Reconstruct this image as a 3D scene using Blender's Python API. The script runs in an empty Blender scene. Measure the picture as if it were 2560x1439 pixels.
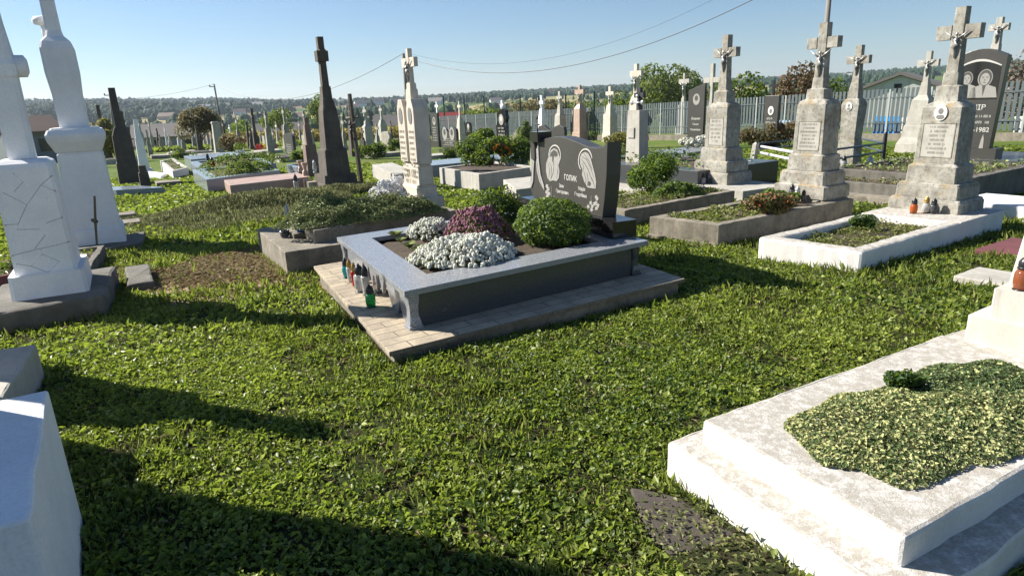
import bpy, math, random
import numpy as np
from mathutils import Vector, Matrix
random.seed(7); RNG=np.random.default_rng(7)
PI=math.pi; R=math.radians
# ------------------------------------------------------------------ camera, sky, sun
sc=bpy.context.scene
F0=1600.; TH=R(16.3); RO=.040; HC=1.6; SL=.03       # focal (px of a 2560 wide frame), pitch down, roll, eye height, fall of the ground
cam=bpy.data.cameras.new('camera'); co=bpy.data.objects.new('camera',cam); sc.collection.objects.link(co)
cam.sensor_width=36; cam.lens=F0/2560*36; cam.clip_start=.05; cam.clip_end=12000
co.location=(0,0,HC)
_r=Vector((math.cos(RO),-math.sin(RO)*math.sin(TH),-math.sin(RO)*math.cos(TH)))
def ray(px,py):
    x=(px-1280)/F0; y=(719.5-py)/F0
    xl=x*math.cos(RO)+y*math.sin(RO); yl=-x*math.sin(RO)+y*math.cos(RO)
    return np.array([xl,math.cos(TH)+yl*math.sin(TH),-math.sin(TH)+yl*math.cos(TH)])
def _dirv(x,y,z):
    xl=x*math.cos(RO)+y*math.sin(RO); yl=-x*math.sin(RO)+y*math.cos(RO)
    return Vector((xl,z*math.cos(TH)+yl*math.sin(TH),-z*math.sin(TH)+yl*math.cos(TH)))
X=_dirv(1,0,0);Y=_dirv(0,1,0);Z=-_dirv(0,0,1)
co.matrix_world=Matrix(((X.x,Y.x,Z.x,0),(X.y,Y.y,Z.y,0),(X.z,Y.z,Z.z,HC),(0,0,0,1)))
sc.camera=co
SUN_AZ=R(162); SUN_EL=R(36)                          # azimuth counter-clockwise from +X
w=bpy.data.worlds.new('World'); sc.world=w; w.use_nodes=True
nt=w.node_tree; nt.nodes.clear()
sky=nt.nodes.new('ShaderNodeTexSky'); sky.sky_type='NISHITA'; sky.sun_disc=False
sky.sun_elevation=SUN_EL; sky.sun_rotation=PI/2-SUN_AZ; sky.air_density=1.0; sky.dust_density=.12; sky.ozone_density=5.5
bg=nt.nodes.new('ShaderNodeBackground'); bg.inputs[1].default_value=.053
wo=nt.nodes.new('ShaderNodeOutputWorld'); nt.links.new(sky.outputs[0],bg.inputs[0]); nt.links.new(bg.outputs[0],wo.inputs[0])
sl=bpy.data.lights.new('sun','SUN'); sl.energy=5.0; sl.angle=R(.5); sl.color=(1,.94,.84)
so=bpy.data.objects.new('sun',sl); sc.collection.objects.link(so)
sd=Vector((math.cos(SUN_AZ)*math.cos(SUN_EL),math.sin(SUN_AZ)*math.cos(SUN_EL),math.sin(SUN_EL)))
so.rotation_euler=sd.to_track_quat('Z','Y').to_euler(); so.location=(0,0,30)
sc.view_settings.view_transform='Standard'; sc.view_settings.look='None'; sc.view_settings.exposure=1.15; sc.view_settings.gamma=1
sc.cycles.use_denoising=True; sc.cycles.max_bounces=6; sc.cycles.transparent_max_bounces=8; sc.cycles.volume_bounces=0
# ------------------------------------------------------------------ geometry helpers
def at(px,py,hz=0.):
    """point of the cemetery plane (raised by hz) seen at a photo pixel"""
    d=ray(px,py); t=(HC-hz)/(-(d[2]+SL*d[1])); p=d*t; p[2]+=HC; return p
def lv(px,py,z):
    d=ray(px,py); p=d*((z-HC)/d[2]); p[2]+=HC; return p
def zrow(b,px,py):
    d=ray(px,py); return HC+d[2]*math.hypot(b[0],b[1])/math.hypot(d[0],d[1])
def D(a): return np.array([math.cos(R(a)),math.sin(R(a)),0.])
def gz(x,y): return -SL*max(y,-2.)
def smooth(t): t=min(1,max(0,t)); return t*t*(3-2*t)
def crest(az):                                     # height of the far ridge (px of the photo above the level horizon)
    pts=[(40,34),(52,32),(58,30),(64,26),(72,23),(80,22),(88,19),(97,15),(103,12),(108,17),(114,28),(122,33),(140,33)]
    for (a,u),(b,v) in zip(pts,pts[1:]):
        if az<=b: return u+(v-u)*smooth((az-a)/(b-a)) if az>a else u
    return pts[-1][1]
def terr(x,y):
    r=math.hypot(x,y)
    if r<85: return gz(x,y)
    az=math.degrees(math.atan2(y,x)); c=crest(az)/1600.
    h2=c*1900-2
    P=[(85,-SL*85),(150,-6.5),(300,-12.5),(450,-13.5),(700,-7),(1000,h2*.22),(1400,h2*.52),(1900,h2),(2400,h2*.9),(4000,h2*.6)]
    for (a,u),(b,v) in zip(P,P[1:]):
        if r<=b:
            z=u+(v-u)*(r-a)/(b-a); break
    else: z=P[-1][1]
    z+=1.6*smooth((r-300)/500)*math.sin(x*.011+1)*math.cos(y*.008)
    t=smooth((r-85)/60)
    return z*t+(1-t)*gz(x,y)
def hit(px,py,r0=60):
    d=ray(px,py); d=d/math.hypot(d[0],d[1]); t=r0
    while t<4500:
        if HC+d[2]*t<terr(d[0]*t,d[1]*t): break
        t*=1.004
    return np.array([d[0]*t,d[1]*t,terr(d[0]*t,d[1]*t)])
class MB:
    def __init__(s): s.v=[];s.f=[];s.m=[]
    def add(s,vs,fs,mi=0):
        n=len(s.v); s.v+= [tuple(map(float,v)) for v in vs]; s.f+=[tuple(i+n for i in f) for f in fs]; s.m+=[mi]*len(fs)
    def box(s,x0,x1,y0,y1,z0,z1,c=0,mi=0): s.loft([(z0,(x0+x1)/2,(y0+y1)/2,x1-x0,y1-y0),(z1,(x0+x1)/2,(y0+y1)/2,x1-x0,y1-y0)],c,mi)
    def loft(s,rings,c=.01,mi=0):
        """rings of chamfered rectangles: (z,cx,cy,w,d)"""
        vs=[];n=8 if c>0 else 4
        for (z,cx,cy,w,d) in rings:
            a,b=w/2,d/2
            if c>0:
                k=min(c,a*.45,b*.45)
                vs+=[(cx-a+k,cy-b,z),(cx+a-k,cy-b,z),(cx+a,cy-b+k,z),(cx+a,cy+b-k,z),(cx+a-k,cy+b,z),(cx-a+k,cy+b,z),(cx-a,cy+b-k,z),(cx-a,cy-b+k,z)]
            else: vs+=[(cx-a,cy-b,z),(cx+a,cy-b,z),(cx+a,cy+b,z),(cx-a,cy+b,z)]
        fs=[tuple(range(n-1,-1,-1))]
        for i in range(len(rings)-1):
            for j in range(n): k2=(j+1)%n; fs.append((i*n+j,i*n+k2,(i+1)*n+k2,(i+1)*n+j))
        fs.append(tuple((len(rings)-1)*n+j for j in range(n)))
        s.add(vs,fs,mi)
    def lathe(s,prof,n=14,o=(0,0,0),mi=0):
        vs=[];fs=[]
        for (r,z) in prof:
            for j in range(n): a=2*PI*j/n; vs.append((o[0]+r*math.cos(a),o[1]+r*math.sin(a),o[2]+z))
        for i in range(len(prof)-1):
            for j in range(n): k=(j+1)%n; fs.append((i*n+j,i*n+k,(i+1)*n+k,(i+1)*n+j))
        fs.append(tuple(range(n-1,-1,-1))); fs.append(tuple((len(prof)-1)*n+j for j in range(n)))
        s.add(vs,fs,mi)
    def tube(s,pts,rs,n=8,mi=0):
        P=[Vector(p) for p in pts]; 
        if not hasattr(rs,'__len__'): rs=[rs]*len(P)
        vs=[];fs=[]; up=Vector((0,0,1))
        for i,p in enumerate(P):
            t=(P[min(i+1,len(P)-1)]-P[max(i-1,0)]).normalized()
            a=t.cross(up); 
            if a.length<.05: a=t.cross(Vector((0,1,0)))
            a.normalize(); b=t.cross(a)
            for j in range(n): q=2*PI*j/n; vs.append(p+(a*math.cos(q)+b*math.sin(q))*rs[i])
        for i in range(len(P)-1):
            for j in range(n): k=(j+1)%n; fs.append((i*n+j,i*n+k,(i+1)*n+k,(i+1)*n+j))
        fs.append(tuple(range(n-1,-1,-1))); fs.append(tuple((len(P)-1)*n+j for j in range(n)))
        s.add(vs,fs,mi)
    def ell(s,c,r,n=10,m=7,mi=0):
        pr=[];vs=[];fs=[]
        for i in range(m+1):
            t=-PI/2+PI*i/m
            for j in range(n): a=2*PI*j/n; vs.append((c[0]+r[0]*math.cos(t)*math.cos(a),c[1]+r[1]*math.cos(t)*math.sin(a),c[2]+r[2]*math.sin(t)))
        for i in range(m):
            for j in range(n): k=(j+1)%n; fs.append((i*n+j,i*n+k,(i+1)*n+k,(i+1)*n+j))
        s.add(vs,fs,mi)
    def slab(s,poly,y0,y1,mi=0):
        """polygon in x,z extruded between y0 (front) and y1"""
        n=len(poly); vs=[(x,y0,z) for x,z in poly]+[(x,y1,z) for x,z in poly]
        fs=[tuple(range(n)),tuple(range(2*n-1,n-1,-1))]+[(i,i+n,(i+1)%n+n,(i+1)%n) for i in range(n)]
        s.add(vs,fs,mi)
    def prism(s,poly,z0,z1,mi=0):
        n=len(poly); vs=[(p[0],p[1],z0) for p in poly]+[(p[0],p[1],z1) for p in poly]
        fs=[tuple(range(n-1,-1,-1)),tuple(range(n,2*n))]+[(i,(i+1)%n,(i+1)%n+n,i+n) for i in range(n)]
        s.add(vs,fs,mi)
    def build(s,name,mat,parent=None,loc=None,rz=None,smooth=False,bev=0):
        me=bpy.data.meshes.new(name); me.from_pydata(s.v,[],s.f); 
        ms=mat if isinstance(mat,(list,tuple)) else [mat]
        for m in ms: me.materials.append(m)
        me.polygons.foreach_set('material_index',s.m)
        if smooth: me.polygons.foreach_set('use_smooth',[True]*len(s.f))
        me.update()
        import bmesh
        bm=bmesh.new(); bm.from_mesh(me); bmesh.ops.recalc_face_normals(bm,faces=bm.faces); bm.to_mesh(me); bm.free()
        o=bpy.data.objects.new(name,me); sc.collection.objects.link(o)
        if parent: o.parent=parent
        if loc is not None: o.location=loc
        if rz is not None: o.rotation_euler[2]=rz
        if bev:
            b=o.modifiers.new('b','BEVEL'); b.width=bev; b.segments=2; b.limit_method='ANGLE'; b.angle_limit=R(40)
        return o
def tag(o,label=None,cat=None,group=None,kind=None):
    for k,v in (('label',label),('category',cat),('group',group),('kind',kind)):
        if v: o[k]=v
    return o
def thing(name,label,cat,loc,rz=0,group=None):
    o=bpy.data.objects.new(name,None); o.empty_display_size=.2; sc.collection.objects.link(o); o.location=loc; o.rotation_euler[2]=rz
    return tag(o,label,cat,group)
# ------------------------------------------------------------------ materials
MC={}
def newmat(name):
    m=bpy.data.materials.new(name); m.use_nodes=True; n=m.node_tree
    b=n.nodes['Principled BSDF']; return m,n,b
def N(n,t,**k):
    x=n.nodes.new(t)
    for a,v in k.items(): setattr(x,a,v)
    return x
def mixc(n,fac,a,b):
    m=N(n,'ShaderNodeMix',data_type='RGBA')
    for sck,v in ((0,fac),(6,a),(7,b)):
        if isinstance(v,bpy.types.NodeSocket): n.links.new(v,m.inputs[sck])
        else: m.inputs[sck].default_value=(v if sck==0 else (*v,1) if len(v)==3 else v)
    return m.outputs[2]
def noise(n,co,scale,detail=5,rough=.6):
    t=N(n,'ShaderNodeTexNoise'); t.inputs['Scale'].default_value=scale; t.inputs['Detail'].default_value=detail; t.inputs['Roughness'].default_value=rough
    n.links.new(co,t.inputs['Vector']); return t.outputs['Fac']
def ramp(n,fac,a,b,va=0,vb=1):
    t=N(n,'ShaderNodeMapRange'); t.inputs[1].default_value=a; t.inputs[2].default_value=b; t.inputs[3].default_value=va; t.inputs[4].default_value=vb
    n.links.new(fac,t.inputs[0]); return t.outputs[0]
def bump(n,b,fac,dist,strength=.6):
    t=N(n,'ShaderNodeBump'); t.inputs['Distance'].default_value=dist; t.inputs['Strength'].default_value=strength
    n.links.new(fac,t.inputs['Height']); n.links.new(t.outputs[0],b.inputs['Normal'])
def rock(name,base,dark,spot=None,lich=None,rough=.9,bmp=.004,sc1=3.,spots=.60,wear=None):
    if name in MC: return MC[name]
    m,n,b=newmat(name); tc=N(n,'ShaderNodeNewGeometry').outputs['Position']
    n1=noise(n,tc,sc1,6,.65); n2=noise(n,tc,sc1*4.5,10,.82); n3=noise(n,tc,sc1*40,3,.6)
    c=mixc(n,ramp(n,n1,.35,.68),base,dark)
    if spot: c=mixc(n,ramp(n,n2,spots-.03,spots+.15,0,.85),c,spot)
    c=mixc(n,ramp(n,n3,.45,.75,0,.35),c,tuple(x*.55 for x in base))
    if spot and name!='whitewash': # rain streaks running down
        mp=N(n,'ShaderNodeMapping'); n.links.new(tc,mp.inputs[0]); mp.inputs['Scale'].default_value=(14,14,1.1); c=mixc(n,ramp(n,noise(n,mp.outputs[0],1,6,.7),.52,.72,0,.45),c,tuple(x*.5 for x in dark))
    if wear: # grey worn through the whitewash, on the upward faces
        nz=N(n,'ShaderNodeSeparateXYZ'); n.links.new(N(n,'ShaderNodeNewGeometry').outputs['Normal'],nz.inputs[0])
        up=ramp(n,nz.outputs[2],.6,.9); wn=ramp(n,noise(n,tc,20,9,.85),.36,.54)
        mu=N(n,'ShaderNodeMath',operation='MULTIPLY'); n.links.new(up,mu.inputs[0]); n.links.new(wn,mu.inputs[1]); c=mixc(n,mu.outputs[0],c,wear)
        c=mixc(n,ramp(n,noise(n,tc,24,9,.85),.62,.68,0,.6),c,tuple(x*.7 for x in wear))
    if lich:
        nz=N(n,'ShaderNodeSeparateXYZ'); n.links.new(N(n,'ShaderNodeNewGeometry').outputs['Normal'],nz.inputs[0])
        l=ramp(n,noise(n,tc,7,4),.52,.64); u=ramp(n,nz.outputs[2],-.1,.8,.12,.9)
        mu=N(n,'ShaderNodeMath',operation='MULTIPLY'); n.links.new(l,mu.inputs[0]); n.links.new(u,mu.inputs[1]); c=mixc(n,mu.outputs[0],c,lich)
    n.links.new(c,b.inputs['Base Color']); b.inputs['Roughness'].default_value=rough
    mm=N(n,'ShaderNodeMath',operation='ADD'); n.links.new(n2,mm.inputs[0]); n.links.new(n3,mm.inputs[1]); bump(n,b,mm.outputs[0],bmp)
    MC[name]=m; return m
def polished(name,base,fleck,rough=.12,scale=260,amt=.5):
    m,n,b=newmat(name); tc=N(n,'ShaderNodeTexCoord').outputs['Object']
    f=ramp(n,noise(n,tc,scale,2,.8),.40,.62); c=mixc(n,f,base,fleck)
    c=mixc(n,ramp(n,noise(n,tc,2.2,3),.3,.7,0,.25),c,tuple(x*.7 for x in base))
    n.links.new(c,b.inputs['Base Color'])
    n.links.new(ramp(n,noise(n,tc,5,4),.3,.8,rough,rough+.14),b.inputs['Roughness']); b.inputs['Specular IOR Level'].default_value=.5; MC[name]=m; return m
def plain(name,col,rough=.6,metal=0,var=.15,scale=12):
    if name in MC: return MC[name]
    m,n,b=newmat(name); tc=N(n,'ShaderNodeTexCoord').outputs['Object']
    c=mixc(n,ramp(n,noise(n,tc,scale,4),.3,.75,0,var*2),col,tuple(x*.55 for x in col))
    n.links.new(c,b.inputs['Base Color']); b.inputs['Roughness'].default_value=rough; b.inputs['Metallic'].default_value=metal; MC[name]=m; return m
def leafmat(name,c0,c1,trans=.35,rough=.45,extra=None):
    m,n,b=newmat(name); a=N(n,'ShaderNodeAttribute',attribute_name='rnd')
    c=mixc(n,a.outputs['Fac'],c0,c1)
    if extra: # a few leaves of a third colour
        c=mixc(n,ramp(n,a.outputs['Fac'],extra[1],extra[1]+.01),c,extra[0])
    n.links.new(c,b.inputs['Base Color']); b.inputs['Roughness'].default_value=rough; b.inputs['Specular IOR Level'].default_value=.25
    if trans:
        t=N(n,'ShaderNodeBsdfTranslucent'); green_=name in ('shrub_leaves','dark_leaves','mum_leaves','tree_leaves','lawn_leaves','grass_blades','bed_weeds','olive_leaves'); tcol=mixc(n,.5,c,(.45,.6,.05)) if green_ else mixc(n,.35,c,(.6,.55,.3) if 'petal' not in name else (.8,.75,.7)); n.links.new(tcol,t.inputs[0])
        x=N(n,'ShaderNodeMixShader'); x.inputs[0].default_value=trans; o=n.nodes['Material Output']
        n.links.new(b.outputs[0],x.inputs[1]); n.links.new(t.outputs[0],x.inputs[2]); n.links.new(x.outputs[0],o.inputs[0])
    MC[name]=m; return m
M={}
M['conc']=rock('old_concrete',(.45,.43,.375),(.21,.195,.16),(.07,.064,.05),(.28,.19,.07),spots=.50,bmp=.008)
M['conc2']=rock('pale_concrete',(.46,.44,.39),(.33,.31,.27),(.13,.12,.10),None,spots=.60,bmp=.005)
M['curb']=rock('curb_concrete',(.29,.255,.20),(.15,.135,.105),(.055,.05,.04),None,spots=.53,bmp=.006)
M['darkst']=rock('dark_stone',(.115,.095,.075),(.07,.056,.045),(.03,.026,.02),None,spots=.56)
M['light']=rock('light_stone',(.62,.56,.47),(.46,.41,.34),(.2,.17,.13),None,spots=.68)
M['white']=rock('whitewash',(.80,.80,.80),(.66,.67,.69),(.42,.42,.41),None,rough=.8,spots=.74,bmp=.003,sc1=2)
M['wworn']=rock('worn_whitewash',(.74,.72,.69),(.60,.58,.55),None,None,rough=.85,bmp=.004,wear=(.34,.315,.27))
M['pink']=rock('pink_granite',(.46,.33,.27),(.36,.25,.2),(.22,.15,.12),None,rough=.5,spots=.66,bmp=.001)
M['brown']=rock('pinkish_brown',(.24,.17,.13),(.15,.11,.085),(.07,.05,.04),None,rough=.8,spots=.62)
M['foot']=rock('damp_stone',(.17,.16,.135),(.085,.078,.065),(.24,.22,.19),None,spots=.62,bmp=.008)
M['cara']=rock('burgundy',(.16,.05,.055),(.10,.035,.04),None,None)
M['gran']=polished('grey_granite',(.36,.375,.40),(.07,.075,.085),.16,150)
M['grand']=polished('dark_and_shaded_granite',(.085,.09,.095),(.02,.021,.023),.16,300)  # own colour of dark graves; on the grey granite grave it stands for shade
M['black']=polished('black_polish',(.013,.013,.014),(.022,.022,.023),.05,200)
M['blackm']=polished('black_matt',(.045,.043,.038),(.07,.065,.058),.32,180)
M['bluegr']=polished('bluegrey_granite',(.30,.34,.38),(.16,.18,.2),.14,200)
M['etch']=plain('etched_grey',(.30,.29,.265),.7,0,.2,30)
M['etchw']=plain('etched_white',(.50,.49,.45),.7,0,.1,30)
M['etchd']=plain('etched_dark',(.06,.058,.05),.6,0,.2,30)
M['groove']=plain('groove_grey',(.30,.30,.30),.9,0,.2,9)
M['ink']=plain('worn_lettering',(.27,.255,.215),.9,0,.2,30)
M['silver']=plain('silver_metal',(.42,.42,.41),.42,.6,.15,20)
M['bronze']=plain('bronze_metal',(.45,.36,.2),.35,.8,.2,20)
M['iron']=plain('dark_iron',(.06,.06,.065),.5,.6,.2,20)
M['bluemet']=plain('blue_grey_pipe',(.12,.15,.19),.4,.5,.1,8)
M['chrome']=plain('bright_pipe',(.80,.78,.86),.35,.2,.05,8)
M['wood']=plain('weathered_wood',(.14,.115,.09),.9,0,.4,14)
M['fencem']=plain('grey_fence_steel',(.13,.155,.165),.45,.35,.15,3)
M['postm']=plain('pale_fence_post',(.42,.44,.44),.45,.3,.1,3)
M['green']=plain('green_steel',(.02,.075,.06),.5,.2,.1,3)
M['porc']=plain('white_porcelain',(.78,.76,.70),.25,0,.08,20)
M['skin']=plain('photo_grey',(.22,.21,.2),.4,0,.3,30)
M['whitef']=leafmat('white_petals',(.52,.53,.43),(.80,.80,.72),.15,.7)
M['blackp']=plain('black_plastic',(.02,.02,.022),.3,0,.1)
M['goldp']=plain('gold_plastic',(.42,.27,.08),.3,.5,.1)
def soilmat(name,a,b2,c2):
    m,n,b=newmat(name); tc=N(n,'ShaderNodeNewGeometry').outputs['Position']
    c=mixc(n,ramp(n,noise(n,tc,5,8,.75),.35,.65),a,b2); c=mixc(n,ramp(n,noise(n,tc,38,5,.8),.52,.66),c,c2)
    n.links.new(c,b.inputs['Base Color']); b.inputs['Roughness'].default_value=.95; bump(n,b,noise(n,tc,22,8,.8),.03,1); return m
M['soil']=soilmat('bed_soil',(.055,.04,.028),(.09,.066,.045),(.15,.115,.08))
M['bedgreen']=soilmat('mossy_soil',(.055,.05,.025),(.10,.08,.045),(.07,.10,.025))
def glass(name,col,rough=.12,alpha=.0):
    m,n,b=newmat(name); b.inputs['Base Color'].default_value=(*col,1); b.inputs['Roughness'].default_value=rough
    b.inputs['Transmission Weight'].default_value=.55; b.inputs['IOR'].default_value=1.35; b.inputs['Specular IOR Level'].default_value=.6; MC[name]=m; return m
G={'clear':glass('clear_glass',(.62,.62,.62)),'teal':glass('teal_glass',(.02,.38,.42)),'green':glass('green_glass',(.02,.30,.08)),'red':glass('red_glass',(.55,.03,.02)),
   'orange':glass('orange_glass',(.55,.13,.03)),'yellow':glass('yellow_glass',(.65,.45,.05)),'blue':glass('blue_glass',(.05,.12,.35)),'amber':glass('amber_glass',(.35,.11,.05)),'smoke':glass('smoke_glass',(.12,.12,.13))}
# paving tiles on the central slab
def tilemat():
    m,n,b=newmat('edging_tiles'); tc=N(n,'ShaderNodeTexCoord').outputs['Object']
    br=N(n,'ShaderNodeTexBrick'); br.offset=.5; n.links.new(tc,br.inputs['Vector'])
    br.inputs['Scale'].default_value=1.0; br.inputs['Brick Width'].default_value=.36; br.inputs['Row Height'].default_value=.125; br.inputs['Mortar Size'].default_value=.005
    br.inputs['Color1'].default_value=(.46,.38,.27,1); br.inputs['Color2'].default_value=(.33,.27,.2,1); br.inputs['Mortar'].default_value=(.10,.085,.065,1)
    c=mixc(n,ramp(n,noise(n,tc,7,7,.7),.4,.68,0,.75),br.outputs[0],(.20,.17,.13)); c=mixc(n,ramp(n,noise(n,tc,60,4,.7),.5,.7,0,.4),c,(.5,.44,.34))
    n.links.new(c,b.inputs['Base Color']); b.inputs['Roughness'].default_value=.85
    t=N(n,'ShaderNodeMath',operation='SUBTRACT'); n.links.new(noise(n,tc,50,5),t.inputs[0]); n.links.new(br.outputs['Fac'],t.inputs[1]); bump(n,b,t.outputs[0],.004,.8); return m
M['tiles']=tilemat()
# ------------------------------------------------------------------ leaf clouds (numpy)
def leaves(name,P,size,nrm,mat,wr=.6,parent=None,rnd=None,fold=.18,droop=.15,tdir=None,mats=None,midx=None):
    P=np.asarray(P,float); n=len(P); size=np.broadcast_to(size,(n,)).astype(float)[:,None]
    nrm=nrm/np.maximum(1e-6,np.linalg.norm(nrm,axis=1,keepdims=True))
    t=RNG.normal(size=(n,3)) if tdir is None else tdir
    t=t-nrm*(t*nrm).sum(1,keepdims=True); t/=np.maximum(1e-6,np.linalg.norm(t,axis=1,keepdims=True)); b=np.cross(nrm,t)
    V=np.empty((n,4,3)); V[:,0]=P-t*size*.5; V[:,1]=P+b*size*wr/2+nrm*size*fold+t*size*.05; V[:,2]=P+t*size*.5-nrm*size*droop; V[:,3]=P-b*size*wr/2+nrm*size*fold+t*size*.05
    me=bpy.data.meshes.new(name); me.vertices.add(4*n); me.vertices.foreach_set('co',V.reshape(-1))
    base=np.arange(n)[:,None]*4; tri=np.concatenate([base+[0,1,2],base+[0,2,3]],1).reshape(-1)
    me.loops.add(6*n); me.loops.foreach_set('vertex_index',tri.astype(np.int32))
    me.polygons.add(2*n); me.polygons.foreach_set('loop_start',(np.arange(2*n)*3).astype(np.int32)); me.polygons.foreach_set('loop_total',np.full(2*n,3,np.int32))
    for m in (mats or [mat]): me.materials.append(m)
    if midx is not None: me.polygons.foreach_set('material_index',np.repeat(midx,2).astype(np.int32))
    if rnd is None: rnd=RNG.random(n)
    at_=me.attributes.new('rnd','FLOAT','POINT'); at_.data.foreach_set('value',np.repeat(rnd,4).astype(np.float32))
    me.update(calc_edges=True); me.validate()
    o=bpy.data.objects.new(name,me); sc.collection.objects.link(o)
    if parent: o.parent=parent
    return o
def blob(n,r,lobes=0,squash=1.,fill=.35,lobe_r=.45):
    """points and outward normals in an uneven crown of radii r, centred on 0"""
    L=[((0,0,0),1.)] if not lobes else []
    for i in range(lobes):
        a=RNG.random()*2*PI; u=RNG.uniform(-.55,.9); q=math.sqrt(max(0,1-u*u))*RNG.uniform(.45,.72)
        L.append(((q*math.cos(a),q*math.sin(a),u*.62),RNG.uniform(lobe_r*.7,lobe_r*1.15)))
    k=RNG.integers(0,len(L),n); C=np.array([l[0] for l in L])[k]; S=np.array([l[1] for l in L])[k][:,None]
    v=RNG.normal(size=(n,3)); v/=np.linalg.norm(v,axis=1,keepdims=True)
    rr=np.where(RNG.random(n)<fill,RNG.random(n)**.4,RNG.uniform(.86,1.06,n))[:,None]
    P=(C+v*rr*S*(1 if lobes else (1+.07*np.sin(v[:,:1]*9+1)*np.sin(v[:,1:2]*8)+.06*np.sin(v[:,2:]*11+v[:,:1]*5))))*np.array(r)
    nn=v/np.array(r); nn/=np.linalg.norm(nn,axis=1,keepdims=True)
    return P,nn
LM={'shrub':leafmat('shrub_leaves',(.035,.075,.012),(.085,.15,.03)),'dark':leafmat('dark_leaves',(.02,.05,.016),(.05,.10,.03)),
 'juniper':leafmat('juniper_sprays',(.09,.14,.045),(.31,.36,.14),.15),'mum':leafmat('mum_leaves',(.04,.085,.02),(.12,.18,.055),.3,.4),
 'olive':leafmat('olive_leaves',(.07,.095,.04),(.16,.19,.09),.3),'tree':leafmat('tree_leaves',(.03,.06,.012),(.09,.12,.03),.35),
 'autumn':leafmat('autumn_leaves',(.07,.08,.02),(.16,.10,.04),.35),'red':leafmat('reddish_leaves',(.10,.05,.03),(.14,.09,.035),.3),
 'yell':leafmat('yellow_leaves',(.10,.12,.02),(.28,.24,.04),.35),'varie':leafmat('variegated',(.07,.12,.04),(.16,.21,.07),.25,.5,((.47,.48,.21),.46)),
 'sedum':leafmat('sedum_rosettes',(.13,.20,.05),(.30,.34,.12),.2,.4),'lawn':leafmat('lawn_leaves',(.045,.085,.018),(.32,.37,.075),.38,.4),
 'blade':leafmat('grass_blades',(.09,.13,.03),(.26,.28,.09),.42,.5),'dry':leafmat('dry_straw',(.28,.21,.12),(.50,.40,.25),.2,.7),
 'weed':leafmat('bed_weeds',(.07,.10,.03),(.26,.25,.10),.3),'rust':leafmat('rusty_leaves',(.08,.12,.03),(.22,.13,.05),.25,.5,((.35,.10,.04),.85)),
 'wood':leafmat('forest_crowns',(.024,.052,.022),(.040,.074,.030),0,.9),'orangef':leafmat('orange_petals',(.75,.22,.02),(.85,.32,.03),.2,.6),
 'yellf':leafmat('yellow_petals',(.8,.62,.02),(.85,.7,.05),.2,.6),'redf':leafmat('red_petals',(.6,.03,.03),(.7,.08,.05),.2,.6),'pinkf':leafmat('pink_petals',(.16,.06,.085),(.40,.20,.25),.15,.6),'violf':leafmat('violet_petals',(.2,.1,.6),(.3,.2,.7),.2,.6)}
M['conc2w']=rock('pale_whitish_concrete',(.56,.53,.47),(.46,.44,.38),(.30,.28,.24),None,spots=.62,sc1=5,bmp=.003)
M['darkst2']=rock('dark_paving_stone',(.075,.062,.05),(.04,.033,.027),(.13,.11,.09),None,spots=.6,bmp=.004)
M['inkl']=plain('faded_lettering',(.44,.39,.31),.9,0,.2,30);M['redroof']=plain('red_metal_roof',(.30,.055,.045),.5,0,.1,.5);M['greyroof']=plain('grey_roof',(.17,.155,.145),.8,0,.2,.5);M['brownroof']=plain('brown_roof',(.20,.14,.11),.8,0,.2,.5);M['paleroof']=plain('pale_roof',(.42,.40,.38),.7,0,.2,.5)
M['whitepaint']=plain('white_paint',(.72,.71,.68),.7,0,.1,1);M['wallg']=plain('grey_plaster',(.34,.32,.29),.9,0,.1,1);M['greypaint']=plain('grey_paint',(.2,.22,.24),.8,0,.1,1);M['barnw']=plain('barn_cladding',(.52,.53,.50),.6,0,.06,.6)
M['bluepaint']=plain('bright_blue_paint',(.03,.30,.75),.5,0,.05,1);M['paleblue']=plain('pale_blue_paint',(.38,.55,.75),.6,0,.1,1);M['pane']=plain('dark_pane',(.02,.025,.03),.1,0,0,1)
M['silverp']=plain('silver_car_paint',(.55,.57,.58),.3,.5,0,1);M['navyp']=plain('navy_car_paint',(.02,.03,.06),.25,0,0,1);M['darkredp']=plain('dark_red_car_paint',(.10,.03,.03),.3,0,0,1)
M['wood2']=plain('grey_pole',(.22,.20,.17),.9,0,.2,2);M['bark']=plain('bark',(.10,.08,.06),.95,0,.3,5)
LM['varie2']=leafmat('variegated_green',(.06,.11,.04),(.13,.19,.065),.25,.5,((.42,.44,.19),.80));LM['tall']=leafmat('tall_grass',(.17,.21,.08),(.42,.43,.22),.22,.7);LM['brush']=leafmat('brown_brush',(.13,.10,.08),(.20,.165,.14),.1,.9);LM['yellc']=leafmat('yellow_crop',(.30,.27,.05),(.42,.33,.08),.25,.7)
FOOT=[]                                            # footprints where no lawn grows
def foot(poly): FOOT.append(np.array([(p[0],p[1]) for p in poly]))
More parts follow.
